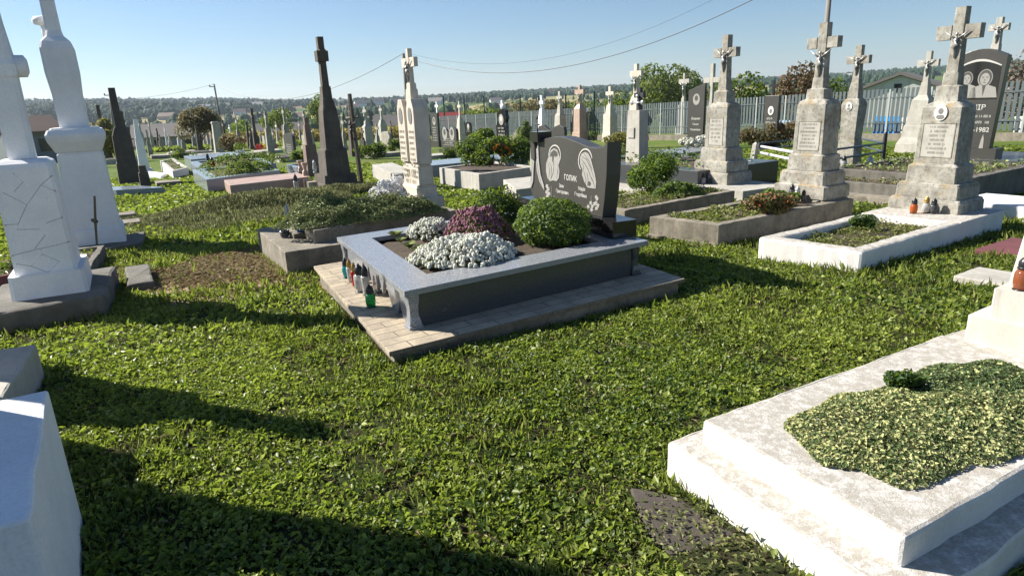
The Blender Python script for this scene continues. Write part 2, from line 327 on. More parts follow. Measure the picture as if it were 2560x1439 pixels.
# ------------------------------------------------------------------ borders and slabs
def inset(q,t):
    """inner corners of quad A(near right) B(near left) D(far left) C(far right)"""
    q=[np.array(p[:2]) for p in q]; out=[]
    for i in range(4):
        p=q[i]; a=q[(i-1)%4]-p; b=q[(i+1)%4]-p; a=a/np.linalg.norm(a); b=b/np.linalg.norm(b); s=abs(a[0]*b[1]-a[1]*b[0])
        out.append(p+(a+b)*t/s)
    return out
def jam(mat):
    n=mat.name
    return .006 if n in('worn_whitewash','curb_concrete','damp_stone') else .004 if n in ('pale_concrete','whitewash') else .0008
def jag(q,k,ns=None):
    out=[]
    for i in range(len(q)):
        a,b=np.array(q[i][:2],float),np.array(q[(i+1)%len(q)][:2],float); m=ns[i] if ns else max(3,int(np.linalg.norm(b-a)/.07)); d=(b-a)/np.linalg.norm(b-a); nn=np.array([-d[1],d[0]]); w=0
        for j in range(m):
            w=w*.6+random.uniform(-1,1)*k; p=a+(b-a)*j/m+(nn*w if j else nn*0); out.append((float(p[0]),float(p[1])))
    return out
BORD={}
def border(key,label,cat,A,B,C,h,t,mat,group=None,soil='soil',sd=.05,under=.35,lip=None,bev=.008,soilz=None,zt=None,partname='rim'):
    a=at(*A,h) if zt is None else lv(*A,zt); z=a[2]
    b=lv(*B,z) if hasattr(B,'__len__') else a+D(121)*B
    c=lv(*C,z) if hasattr(C,'__len__') else a+D(33)*C
    d=b+c-a; q=[a,b,d,c]; BORD[key]=(a,b,c,d,z); foot(q)
    ang=math.atan2(c[1]-a[1],c[0]-a[0])-PI/2+PI/2
    o=thing(cat.replace(' ','_'),label,cat,(a[0],a[1],z-h),ang,group)
    ca,sa=math.cos(-ang),math.sin(-ang)
    def L(p): x,y=p[0]-a[0],p[1]-a[1]; return (x*ca-y*sa,x*sa+y*ca)
    Q=[L(p) for p in q]; mb=MB()
    if t is None: mb.prism([Q[0],Q[3],Q[2],Q[1]],-under,h)
    else:
        I=[L(p) for p in inset(q,t)]; n=4
        vs=[(x,y,-under) for x,y in Q]+[(x,y,h) for x,y in Q]+[(x,y,h) for x,y in I]+[(x,y,-under) for x,y in I]
        fs=[]
        for i in range(4):
            j=(i+1)%4; fs+=[(i,j,4+j,4+i),(4+i,4+j,8+j,8+i),(8+i,8+j,12+j,12+i)]
        mb.add(vs,fs)
        s=MB(); zs=h-sd if soilz is None else soilz
        # uneven bed surface
        nx,ny=10,10; vs=[];fs=[]
        for i in range(nx+1):
            for j in range(ny+1):
                u,v=i/nx,j/ny; p=[(1-u)*((1-v)*I[0][k]+v*I[1][k])+u*((1-v)*I[3][k]+v*I[2][k]) for k in (0,1)]
                e=min(u,1-u,v,1-v); vs.append((p[0],p[1],zs+(random.uniform(-.012,.02)+.03*smooth(e*4) if e>0 else -.01)))
        for i in range(nx):
            for j in range(ny): k=i*(ny+1)+j; fs.append((k,k+ny+1,k+ny+2,k+1))
        s.add(vs,fs); s.build('soil',M[soil],o,smooth=True)
    if t is None and under>0: mb=MB(); mb.prism(jag([Q[0],Q[3],Q[2],Q[1]],jam(mat)),-under,h); mb.v=[(x,y,z+(random.uniform(-1,1)*jam(mat)*.6 if z>0 else 0)) for x,y,z in mb.v]
    elif t is not None:
        mb=MB(); k=jam(mat); ns=[max(3,int(np.linalg.norm(np.array(Q[i])-np.array(Q[(i+1)%4]))/.07)) for i in range(4)]; QQ=jag(Q,k,ns); II=jag(I,k,ns); n=len(QQ)
        jz=lambda: random.uniform(-1,1)*k*.6
        vs=[(x,y,-under) for x,y in QQ]+[(x,y,h+jz()) for x,y in QQ]+[(x,y,h+jz()) for x,y in II]+[(x,y,-under) for x,y in II]; fs=[]
        for i in range(n):
            j=(i+1)%n; fs+=[(i,j,n+j,n+i),(n+i,n+j,2*n+j,2*n+i),(2*n+i,2*n+j,3*n+j,3*n+i)]
        mb.add(vs,fs)
    mb.build(partname,mat,o,bev=bev)
    if lip: # lower plinth course
        l=MB(); c0=[np.array(p) for p in Q]; ctr=sum(c0)/4
        l.prism([tuple(p+(p-ctr)/np.linalg.norm(p-ctr)*lip[0]) for p in (c0[0],c0[3],c0[2],c0[1])],-under-.01,lip[1]); l.build('plinth_course',mat,o,bev=.005)
    return o
def on(key,px,py):
    """point on the top plane of a border"""
    return lv(px,py,BORD[key][4])
# ------------------------------------------------------------------ monuments
def corpus(parent,x,y,z,h,mat,name='crucifix_figure'):
    """small cast figure with raised arms, h tall (feet to head), facing -y"""
    m=MB(); s=h
    m.tube([(x,y,z),(x+.01*s,y-.03*s,z+.2*s),(x-.02*s,y-.05*s,z+.38*s),(x,y-.035*s,z+.52*s),(x+.01*s,y-.035*s,z+.68*s),(x,y-.03*s,z+.82*s)],[.035*s,.05*s,.065*s,.085*s,.10*s,.04*s],8)
    m.ell((x+.02*s,y-.06*s,z+.9*s),(.06*s,.06*s,.075*s),8,6)
    for q in (-1,1): m.tube([(x+q*.08*s,y-.03*s,z+.76*s),(x+q*.24*s,y-.025*s,z+.86*s),(x+q*.44*s,y-.02*s,z+1.02*s)],[.036*s,.03*s,.02*s],6)
    m.tube([(x-.09*s,y-.04*s,z+.5*s),(x+.1*s,y-.07*s,z+.47*s)],[.04*s,.045*s],6)
    return m.build(name,mat,parent,smooth=True)
def textobj(name,body,size,loc,mat,parent,serif=True,ext=.0015,rot=None,align='CENTER',shear=0):
    cu=bpy.data.curves.new(name,'FONT'); cu.body=body; cu.size=size; cu.align_x=align; cu.extrude=ext; cu.offset=size*.012; cu.shear=shear
    t=bpy.data.objects.new('tmp',cu); sc.collection.objects.link(t)
    dg=bpy.context.evaluated_depsgraph_get(); me=bpy.data.meshes.new_from_object(t.evaluated_get(dg)); bpy.data.objects.remove(t)
    o=bpy.data.objects.new(name,me); sc.collection.objects.link(o); me.materials.clear(); me.materials.append(mat)
    o.parent=parent; o.location=loc; o.rotation_euler=rot or (PI/2,0,0); return o
def scribble(m,x0,x1,z,y,hh,seed):
    """a line of worn small lettering cut as short strokes"""
    r=random.Random(seed); x=x0
    while x<x1-hh*.3:
        wd=hh*r.uniform(.25,.6)
        if r.random()<.14: x+=hh*.5; continue
        k=r.random(); t=hh*.13
        m.box(x,x+t,y-.0015,y+.002,z,z+hh)
        if k<.7: m.box(x+wd,x+wd+t,y-.0015,y+.002,z,z+hh)
        if k<.4: m.box(x+t,x+wd,y-.0012,y+.002,z+hh*.85,z+hh)
        elif k<.8: m.box(x+t,x+wd,y-.0012,y+.002,z+hh*.4,z+hh*.52)
        x+=wd+t+hh*.22
MON=[]
def frame(base,secW,k,hz=0.,ang=-58.,zt=None):
    """centre and image px per metre along width and depth, for a monument whose lowest near corner is at pixel base"""
    c=at(*base,hz) if zt is None else lv(*base,zt)
    wd=D(ang+180); dd=D(ang+90); cen=c
    for _ in range(4):
        phi=math.atan2(cen[1],cen[0]); x0=proj(cen)[0]
        a1=abs(proj(cen+wd*.02)[0]-x0)/.02; a2=abs(proj(cen+dd*.02)[0]-x0)/.02
        d=secW/(k*a1+a2); w_=k*d
        sgn=1 if math.sin(R(ang+180)-phi)>0 else -1
        cen=c+wd*w_/2+dd*d/2*sgn
    return cen,1.,a1,a2
def monument(name,label,base,secs,mat,k=1.2,hz=0.,cross=None,ang=-58.,group='old grave monuments topped by crosses',zt=None,plaque=None,oval=None,corp=None,pw=None,lean=0,cat='grave monument',c=.012,crossmat=None,split=True,lines=5,anchor=None):
    """secs: (y_px, total_width_px) from the bottom upward; a repeated y makes a step. cross=(y_top,y_arm_top,y_arm_bot,w_shaft,w_arms)"""
    cen,mpp,a1,a2=frame(base,secs[0][1],k,hz,ang,zt)
    if anchor=='R' or (anchor is None and 230<base[0]<1200 and base[0] not in (318,812,1044)): base=(base[0]-secs[0][1]*a2/(k*a1+a2),base[1]); cen,mpp,a1,a2=frame(base,secs[0][1],k,hz,ang,zt)
    px=base[0]; z0=cen[2]
    o=thing(name,label,cat,tuple(cen),R(ang),group)
    cenpx=proj(cen)[0]
    rings=[]
    for s in secs:
        kk=s[2] if len(s)>2 else k
        d=s[1]*mpp/(kk*a1+a2)
        for _ in range(2):
            nc=cen-D(ang+180)*kk*d/2-D(ang+90)*d/2*(1 if math.sin(R(ang+180)-math.atan2(cen[1],cen[0]))>0 else -1)
            z=zrow(nc,px,s[0])-z0; mz=1-z*math.sin(TH)/np.dot(np.array([cen[0],cen[1],cen[2]-HC]),np.array(_dirv(0,0,1))); d=s[1]*mz/(kk*a1+a2)
        rings.append((max(z,0) if not rings else z,0,0,kk*d,d))
    rings[0]=(-.12,*rings[0][1:]); 
    # split into tiers wherever the width steps
    parts=[];cur=[rings[0]]
    for a,b in zip(rings,rings[1:]):
        if abs(a[0]-b[0])<.012 and split: parts.append(cur); cur=[b]
        else: cur.append(b)
    parts.append(cur)
    parts=[p for p in parts if len(p)>1]
    nm=['base_tier']*len(parts)
    big=max(range(len(parts)),key=lambda i:(parts[i][-1][0]-max(0,parts[i][0][0]))); 
    for i in range(len(parts)):
        if i==big: nm[i]='pillar'
        elif i>big: nm[i]='neck_block'
    pill=None
    for i,(p,nn) in enumerate(zip(parts,nm)):
        m=MB(); 
        q=list(p)
        if i: q[0]=(q[0][0]-.004,*q[0][1:])
        # little weathering lip at the top of a base tier
        if nn=='base_tier' and q[-1][0]-q[0][0]>.12 and q[0][3]>.25:
            t=q[-1]; q=q[:-1]+[(t[0]-.035,*t[1:]),(t[0]-.03,t[1],t[2],t[3]-.02,t[4]-.02),(t[0]-.012,t[1],t[2],t[3]-.025,t[4]-.025),(t[0],t[1],t[2],t[3]-.05,t[4]-.05)]
        m.loft(q,c); po=m.build(nn,mat,o)
        if nn=='pillar': pill=(po,p)
    zt_=rings[-1][0]
    if cross:
        yt,ya,yb,ws,wa=cross[:5]; cm=crossmat or mat
        Z=lambda y: zrow(cen,cenpx,y)-z0
        s=ws*mpp/(a1+a2*.8) ; sd_=s*.8; 
        zf=1-Z(ya)*math.sin(TH)/np.dot(np.array([cen[0],cen[1],cen[2]-HC]),np.array(_dirv(0,0,1))); s*=zf; sd_*=zf; Lm=cross[5] if len(cross)>5 else max(s*1.8,(wa*zf-sd_*a2)/max(.3*(a1+a2),a1)); 
        m=MB(); m.loft([(zt_-.01,0,0,s*1.12,sd_*1.12),(Z(yb),0,0,s,sd_),(Z(ya),0,0,s,sd_),(Z(yt),0,0,s*.96,sd_)],c)
        m.box(-Lm/2,-s/2+.001,-sd_/2+.002,sd_/2-.002,Z(yb),Z(ya),c*.8); m.box(s/2-.001,Lm/2,-sd_/2+.002,sd_/2-.002,Z(yb),Z(ya),c*.8)
        cr=m.build('cross',cm,o)
        if corp: corpus(cr,0,-sd_/2-.01,Z(corp[1]),(Z(corp[0])-Z(corp[1])),M[corp[2]])
    if pill and (plaque or oval):
        po,p=pill; zb=max(0,p[0][0]); zT=p[-1][0]
        def fy(z):
            for u,v in zip(p,p[1:]):
                if u[0]<=z<=v[0]: t=(z-u[0])/(v[0]-u[0]+1e-9); return -(u[4]*(1-t)+v[4]*t)/2
            return -p[-1][4]/2
        Z=lambda y: zrow(cen,cenpx,y)-z0
        if plaque:
            za,zb_=Z(plaque[0]),Z(plaque[1]); hw=p[0][3]*plaque[2]/2; y1,y2=fy(zb_),fy(za)
            tiltx=math.atan2(y2-y1,za-zb_)
            m=MB(); t=.012
            hh=za-zb_
            m.box(-hw,hw,-.006,.01,-t,0);m.box(-hw,hw,-.006,.01,hh,hh+t);m.box(-hw-t,-hw,-.006,.01,-t,hh+t);m.box(hw,hw+t,-.006,.01,-t,hh+t)
            f=m.build('inscription_frame',mat,o); f.location=(0,y1,zb_); f.rotation_euler=(-tiltx,0,0)
            m=MB(); m.box(-hw,hw,-.001,.008,0,hh); pn=m.build('panel',M['conc2'] if mat!=M['light'] else M['light'],f)
            m=MB()
            for i in range(lines):
                z=hh*(1-(i+1)/(lines+.6)); ww=hw*random.uniform(.45,.85); scribble(m,-ww,ww,z,-.0015,hh/(lines+.6)*.55,i+int(px))
            if m.v: m.build('worn_inscription',M['ink'],f)
        if oval:
            z=Z(oval[0]); r=oval[1]/a1/2; ov=MB(); n=24; y=fy(z)
            ov.slab([(oval[2]*p[0][3]+ (0 if 0 else 0)+r*math.cos(2*PI*i/n),z+1.3*r*math.sin(2*PI*i/n)) for i in range(n)],y-.014,y+.02)
            oo=ov.build('oval_portrait',M['porc'],o); x0=oval[2]*p[0][3]
            m=MB(); m.slab([(x0+.42*r*math.cos(2*PI*i/n),z+.25*r+.5*r*math.sin(2*PI*i/n)) for i in range(n)],y-.016,y-.013)
            m.slab([(x0+q,z+v) for q,v in ((-.7*r,-.75*r),(-.3*r,-1.1*r),(.3*r,-1.1*r),(.7*r,-.75*r),(.45*r,-.35*r),(-.45*r,-.35*r))],y-.016,y-.013)
            m.build('portrait_print',M['skin'],oo)
    foot([cen[:2]+sx*D(ang)[:2]*rings[0][3]/2+sy*D(ang+90)[:2]*rings[0][4]/2 for sx,sy in ((-1,-1),(1,-1),(1,1),(-1,1))])
    o['_m']=mpp
    del o['_m']
    return o,cen,mpp,rings
def proj(p):
    v=np.array([p[0],p[1],p[2]-HC]); x,y,z=(np.dot(v,np.array(_dirv(*e))) for e in ((1,0,0),(0,1,0),(0,0,1)))
    return 1280+F0*x/z,719.5-F0*y/z
# ------------------------------------------------------------------ terrain
def build_ground():
    vs=[];fs=[]; azs=[R(a) for a in np.linspace(12,168,157)]
    rs=[0.3]+list(np.geomspace(.9,85,60))+list(np.geomspace(92,4200,90))
    for r in rs:
        for a in azs:
            x,y=r*math.cos(a),r*math.sin(a); z=terr(x,y)
            if r<30: z+=.012*math.sin(x*3.1+y*1.3)*math.cos(y*2.3-x)+.008*math.sin(x*7+1)*math.sin(y*6.3)
            vs.append((x,y,z))
    n=len(azs)
    for i in range(len(rs)-1):
        for j in range(n-1): k=i*n+j; fs.append((k,k+n,k+n+1,k+1))
    # apron behind and beside the camera
    me=MB(); me.add(vs,fs)
    m,nn,b=newmat('ground_mat'); g=N(nn,'ShaderNodeNewGeometry').outputs['Position']
    sep=N(nn,'ShaderNodeSeparateXYZ'); nn.links.new(g,sep.inputs[0])
    ln=N(nn,'ShaderNodeVectorMath',operation='LENGTH'); nn.links.new(g,ln.inputs[0]); dist=ln.outputs['Value']
    near=mixc(nn,ramp(nn,noise(nn,g,3,8,.75),.4,.62),(.025,.032,.012),(.06,.048,.028))
    near=mixc(nn,ramp(nn,noise(nn,g,45,5,.8),.5,.66),near,(.06,.10,.02))
    mid=mixc(nn,ramp(nn,noise(nn,g,.35,6,.7),.42,.6),(.09,.15,.025),(.15,.17,.05)); mid=mixc(nn,ramp(nn,noise(nn,g,5,6,.8),.5,.7),mid,(.05,.085,.018))
    # fields
    mp=N(nn,'ShaderNodeMapping'); nn.links.new(g,mp.inputs[0]); mp.inputs['Scale'].default_value=(.0035,.009,.0); mp.inputs['Rotation'].default_value=(0,0,.35)
    vo=N(nn,'ShaderNodeTexVoronoi'); vo.inputs['Scale'].default_value=1; nn.links.new(mp.outputs[0],vo.inputs['Vector'])
    hs=N(nn,'ShaderNodeSeparateXYZ'); nn.links.new(vo.outputs['Color'],hs.inputs[0])
    cr=N(nn,'ShaderNodeValToRGB'); e=cr.color_ramp; e.interpolation='CONSTANT'
    e.elements[0].position=0; e.elements[0].color=(.10,.15,.035,1); e.elements[1].position=.25; e.elements[1].color=(.24,.24,.08,1)
    for p,c in ((.45,(.07,.11,.03,1)),(.62,(.27,.16,.09,1)),(.75,(.16,.19,.05,1)),(.88,(.32,.27,.13,1))): q=e.elements.new(p); q.color=c
    nn.links.new(hs.outputs[0],cr.inputs[0]); fld=mixc(nn,ramp(nn,noise(nn,g,.02,8,.7),.45,.65,0,.6),cr.outputs[0],(.06,.09,.03))
    wood=mixc(nn,ramp(nn,noise(nn,g,.03,8,.8),.4,.6),(.025,.045,.018),(.055,.08,.03))
    fld=mixc(nn,ramp(nn,dist,1050,1250),fld,wood)
    c=mixc(nn,ramp(nn,dist,22,34),near,mid); c=mixc(nn,ramp(nn,dist,110,200),c,fld)
    # bare trodden patch beside the central grave
    p0=at(650,665); sb=N(nn,'ShaderNodeVectorMath',operation='DISTANCE'); sb.inputs[1].default_value=tuple(p0); nn.links.new(g,sb.inputs[0])
    md=N(nn,'ShaderNodeMath',operation='ADD'); nn.links.new(sb.outputs['Value'],md.inputs[0]); nn.links.new(ramp(nn,noise(nn,g,2.5,5),.2,.8,-.6,.6),md.inputs[1])
    c=mixc(nn,ramp(nn,md.outputs[0],2.0,1.3),c,mixc(nn,ramp(nn,noise(nn,g,30,6,.8),.4,.65),(.50,.38,.25),(.24,.17,.11)))
    nn.links.new(c,b.inputs['Base Color']); b.inputs['Roughness'].default_value=.95; b.inputs['Specular IOR Level'].default_value=.1
    bump(nn,b,noise(nn,g,25,8,.8),.03,.9)
    o=me.build('ground',m,smooth=True); tag(o,kind='structure')
    # ground under and behind the camera
    q=MB(); q.add([(-40,-12,-.10),(40,-12,-.10),(40,.6,-.11),(-40,.6,-.11)],[(0,1,2,3)]); a=q.build('ground_behind',m); tag(a,kind='structure')
build_ground()
# ------------------------------------------------------------------ central double grave
slab=border('cs','low foundation slab edged with beige paving tiles under the grey granite grave','grave slab',(973,880),(784,665),(1713,696),.11,None,M['tiles'],under=-.075,bev=.004,partname='tile_top')
a,b_,c_,d_,zs=BORD['cs']
cb=MB(); Wc=np.linalg.norm(b_-a); Lc=np.linalg.norm(c_-a); skew=math.radians(0)
loc=lambda p:(lambda v,an:(v[0]*math.cos(-an)-v[1]*math.sin(-an),v[0]*math.sin(-an)+v[1]*math.cos(-an)))((p-a)[:2],slab.rotation_euler[2])
qc=[np.array(loc(p)) for p in (a,c_,d_,b_)]; ctr=sum(qc)/4
cb.prism([tuple(p+(ctr-p)*.03) for p in qc],-.35,.076); cb.build('concrete_base',M['curb'],slab,bev=.006)
ZG=zs+.315
A1,B1,C1=(1010.7,728.4),(841.7,592.8),(1621.9,600.9)
pa,pb,pc=lv(*A1,ZG),lv(*B1,ZG),lv(*C1,ZG); pd=pb+pc-pa
gr=thing('granite_grave','grey polished granite double grave box carrying the wavy black headstone','grave',tuple(pa-np.array([0,0,ZG-zs])),math.atan2(pc[1]-pa[1],pc[0]-pa[0]))
ag=gr.rotation_euler[2]; hG=ZG-zs
def LG(p): v=(p-pa)[:2]; return np.array([v[0]*math.cos(ag)+v[1]*math.sin(ag),-v[0]*math.sin(ag)+v[1]*math.cos(ag)])
Q=[LG(p) for p in (pa,pc,pd,pb)]
ia,ib=lv(1067.7,684.5,ZG),lv(930,594.5,ZG); ic=lv(1500,603,ZG); idd=ib+(ic-ia)
I=[LG(p) for p in (ia,ic,idd,ib)]
m=MB(); vs=[(*p,hG-.045) for p in Q]+[(*p,hG) for p in Q]+[(*p,hG) for p in I]+[(*p,hG-.045) for p in I]; fs=[]
for i in range(4):
    j=(i+1)%4; fs+=[(i,j,4+j,4+i),(4+i,4+j,8+j,8+i),(8+i,8+j,12+j,12+i),(12+i,12+j,j,i)]
m.add(vs,fs); m.build('capping_frame',M['gran'],gr,bev=.004)
def inq(q,u,v): return (1-u)*((1-v)*q[0]+v*q[3])+u*((1-v)*q[1]+v*q[2])
def strip(mb,p,q,t,z0,z1):
    p,q=np.array(p),np.array(q); d=(q-p)/np.linalg.norm(q-p); n=np.array([-d[1],d[0]])*t
    mb.prism([tuple(p),tuple(q),tuple(q+n),tuple(p+n)],z0,z1)
Lg=np.linalg.norm(Q[1]-Q[0]); Wg=np.linalg.norm(Q[3]-Q[0])
m=MB(); strip(m,inq(Q,.045,.022),inq(Q,.94,.022),.03,0,hG-.045); m.build('side_panel',M['grand'],gr,bev=.002)  # shade of the long side put into the colour by a darker granite
m=MB(); strip(m,inq(Q,.94,.955),inq(Q,.09,.955),.03,0,hG-.045); m.build('side_panel',M['grand'],gr,bev=.002)
m=MB(); strip(m,inq(Q,.95,.06),inq(Q,.95,.94),.03,0,hG-.045); m.build('end_panel',M['grand'],gr,bev=.002)
# pierced end panel facing the candles: pointed gaps between hanging tongues
p0=inq(Q,.028,.05); p1=inq(Q,.028,.95); H_=hG-.045; Lp=np.linalg.norm(p1-p0); dp=(p1-p0)/Lp; npv=np.array([dp[1],-dp[0]])*.03
prof=[(0,0),(.10,0),(.13,.13),(.17,0),(.24,0),(.33,.23),(.375,.05),(.42,.23),(.47,0),(.53,0),(.58,.23),(.625,.05),(.67,.23),(.76,0),(.83,0),(.87,.13),(.90,0),(1,0),(1,H_),(0,H_)]
prof=[(u*Lp,min(z,H_-.02) if z<H_ else H_) for u,z in prof]
m=MB(); f_=[(*(p0+dp*u),z) for u,z in prof]; g_=[(*(p0+dp*u+npv),z) for u,z in prof]; n=len(prof)
m.add(f_+g_,[tuple(range(n)),tuple(range(2*n-1,n-1,-1))]+[(i,i+n,(i+1)%n+n,(i+1)%n) for i in range(n)]); m.build('pierced_end_panel',M['gran'],gr,bev=.0015)
for (u,v) in ((.03,.03),(.945,.03),(.03,.97),(.945,.97)):
    p=inq(Q,u,v); m=MB(); m.loft([(z,p[0],p[1],wd,wd) for z,wd in ((0,.115),(.02,.115),(.025,.10),(.05,.095),(.09,.075),(.15,.07),(.20,.085),(.235,.09),(.25,.09),(H_,.09))],.008); m.build('corner_leg',M['gran'] if u<.5 else M['grand'],gr)  # sunlit-end legs grey, the others a darker copy with shade in its colour
s=MB(); nx=14; vs=[];fs=[]
for i in range(nx+1):
    for j in range(nx+1):
        p=inq(I,i/nx,j/nx); e=min(i,nx-i,j,nx-j); vs.append((p[0],p[1],hG-.05+(random.uniform(-.01,.03) if e else -.03)))
for i in range(nx):
    for j in range(nx): k=i*(nx+1)+j; fs.append((k,k+nx+1,k+nx+2,k+1))
s.add(vs,fs); s.build('soil',M['soil'],gr,smooth=True)
# headstone
pn=lv(1532,599,ZG); zp=zrow(pn,1536,556.6); AN=R(-58)
pl=lv(1300.4,493,zp); wP=np.linalg.norm((pl-np.array([pn[0],pn[1],zp]))[:2])
hsP=thing('black_headstone','wavy black polished headstone with two etched haloed figures and the name ГОЛИК','headstone',(pn[0],pn[1],ZG+.002),math.atan2(pn[1]-pl[1],pn[0]-pl[0]))
ah=hsP.rotation_euler[2]; m=MB(); m.box(-wP,0,0,.27,0,zp-ZG,.004); m.build('pedestal',M['black'],hsP)
fn=np.array([math.cos(ah+PI/2),math.sin(ah+PI/2),0]); fx=np.array([math.cos(ah),math.sin(ah),0]); fp=np.array([pn[0],pn[1],0])+fn*.06
def FS(px,py):
    d=ray(px,py); o=np.array([0,0,HC]); t=np.dot(fp-o,fn)/np.dot(d,fn); q=o+d*t; return (float(np.dot(q-np.array([pn[0],pn[1],0]),fx)),float(q[2]-ZG))
def P8(pts): return [FS(1240+x/4.798,320+y/4.798) for x,y in pts]
zt_=zp-ZG
top=P8([(1337,172),(1290,222),(1200,246),(1100,228),(1000,183),(900,142),(800,112),(700,106),(600,126),(545,150),(520,165)])
right=[(FS(1505.7,541)[0],zt_),FS(1511,500),FS(1516,440)]
left=[FS(1327,352),(FS(1326,400)[0],FS(1326,400)[1]),(FS(1328,450)[0],FS(1328,450)[1]),FS(1326,468),(FS(1331,488)[0],FS(1331,488)[1]),(FS(1338,497)[0],zt_)]
m=MB(); out=right+top+left; m.slab(out,.06,.06+.16); m.build('stone',M['blackm'],hsP,bev=.004)
def relief(name,polys,mat,proud=.004,par=hsP,y=.06):
    m=MB()
    for p in polys: m.slab(p,y-proud,y+.001)
    return m.build(name,mat,par)
def stroke(pts,w):
    """ribbon polygon along a polyline of local points"""
    P=[np.array(p) for p in pts]; L_=[];R_=[]
    for i,p in enumerate(P):
        t=P[min(i+1,len(P)-1)]-P[max(i-1,0)]; t/=np.linalg.norm(t)+1e-9; n=np.array([-t[1],t[0]])*w/2*(.4 if i in(0,len(P)-1) else 1)
        L_.append(tuple(p+n)); R_.append(tuple(p-n))
    return [q for q in (L_+R_[::-1])]
# left column: drapery and a block cross
relief('carved_drapery',[P8([(432,85),(425,250),(415,480),(440,560),(420,640),(430,720),(455,640),(460,500),(470,380),(490,380),(500,520),(530,640),(560,700),(590,750),(585,690),(545,560),(525,400),(517,250),(515,140),(505,240),(485,262),(460,240),(447,190),(447,90)])],M['etch'],.012)
relief('drapery_folds',[stroke(P8(q),.006) for q in ([(436,270),(455,320),(480,335),(505,310)],[(432,310),(455,360),(480,372),(510,350)],[(448,400),(440,520),(430,640)],[(505,400),(520,540),(560,690)])],M['etchd'],.0135)
cx=FS(1240+500/4.798,320+105/4.798); m=MB(); m.box(cx[0]-.09,cx[0]+.12,.0,.18,cx[1]-.055,cx[1]+.055,.006); m.build('cross_arm_block',M['black'],hsP)
cx=FS(1240+462/4.798,320+110/4.798); m=MB(); m.box(cx[0]-.055,cx[0]+.05,.03,.2,cx[1]-.25,cx[1]+.03,.006); cb2=m.build('cross_post_block',M['blackm'],hsP)
m=MB(); x,z=FS(1336,337); m.tube([(x,.1,z-.02),(x,.1,z+.17)],.009); m.tube([(x-.05,.1,z+.11),(x+.05,.1,z+.11)],.009); m.ell((x,.1,z+.18),(.016,.016,.016)); m.build('small_metal_cross',M['iron'],hsP)
def arc(cx,cy,rx,ry,a0,a1,n=18): return [(cx+rx*math.cos(R(a0+(a1-a0)*i/n)),cy+ry*math.sin(R(a0+(a1-a0)*i/n))) for i in range(n+1)]
relief('halo',[stroke(P8(arc(707,330,70,120,160,400)),.012)],M['etchw'])
relief('halo',[stroke(P8(arc(1075,395,82,140,130,350)),.012)],M['etchw'])
relief('bowed_man_figure',[P8([(640,330),(660,270),(700,245),(740,270),(765,340),(768,400),(755,450),(765,520),(758,600),(730,640),(690,630),(650,640),(620,600),(603,520),(605,430),(625,370)])],M['etch'])
relief('bowed_man_details',[P8([(660,300),(700,262),(738,290),(745,330),(720,350),(700,335),(690,420),(680,400),(678,340),(650,345)])]+[stroke(P8(q),.007) for q in ([(625,420),(650,500),(640,590)],[(640,410),(670,470),(665,600)],[(700,450),(690,540),(660,620)],[(750,430),(745,520),(730,610)],[(690,400),(697,430),(694,455)])],M['etchd'],.0055)
relief('veiled_woman_figure',[P8([(1010,360),(1030,310),(1070,290),(1110,310),(1140,370),(1165,460),(1190,560),(1205,650),(1200,730),(1160,725),(1100,715),(1060,640),(1035,560),(1040,500),(1015,440)])],M['etch'])
relief('veil_folds',[stroke(P8(q),.007) for q in ([(1030,340),(1090,380),(1140,480),(1175,590)],[(1025,375),(1070,430),(1110,500),(1160,640)],[(1060,310),(1120,400),(1160,500)],[(1035,430),(1060,460),(1050,500)],[(1060,540),(1085,620),(1075,690)],[(1095,540),(1110,620),(1100,700)],[(1130,560),(1170,640),(1190,720)],[(1045,425),(1062,430)],[(1040,500),(1070,545)])]+[P8([(1105,650),(1130,640),(1145,670),(1130,700),(1108,690)])],M['etchd'],.0055)
fl=[]
for (fx_,fy_) in ((615,700),(630,735),(612,770),(640,790),(620,820),(1140,900),(1160,940),(1205,830),(1215,850),(1200,900),(1225,930),(1150,980),(1110,945),(1210,965),(1185,910)):
    for k in range(5):
        a=2*PI*k/5+fx_; fl.append(P8([(fx_,fy_),(fx_+14*math.cos(a-.35),fy_+20*math.sin(a-.35)),(fx_+19*math.cos(a),fy_+26*math.sin(a)),(fx_+14*math.cos(a+.35),fy_+20*math.sin(a+.35))]))
for q in ([(665,700),(668,840)],[(1145,815),(1143,900)],[(1215,870),(1190,990)],[(1150,920),(1160,1000)],[(1080,950),(1060,970)]): fl.append(stroke(P8(q),.008))
relief('etched_flowers_and_candles',fl,M['etchw'])
def htext(t,px,py,size):
    x,z=FS(px,py); return textobj('inscription',t,size,(x,.058,z),M['etchw'],hsP)
htext('ГОЛИК',1426.5,452,.078)
htext('Іван',1404.5,469,.05); htext('Григорович',1406,484,.05); htext('Марія',1455,477,.05); htext('Георгіївна',1452,492,.05)
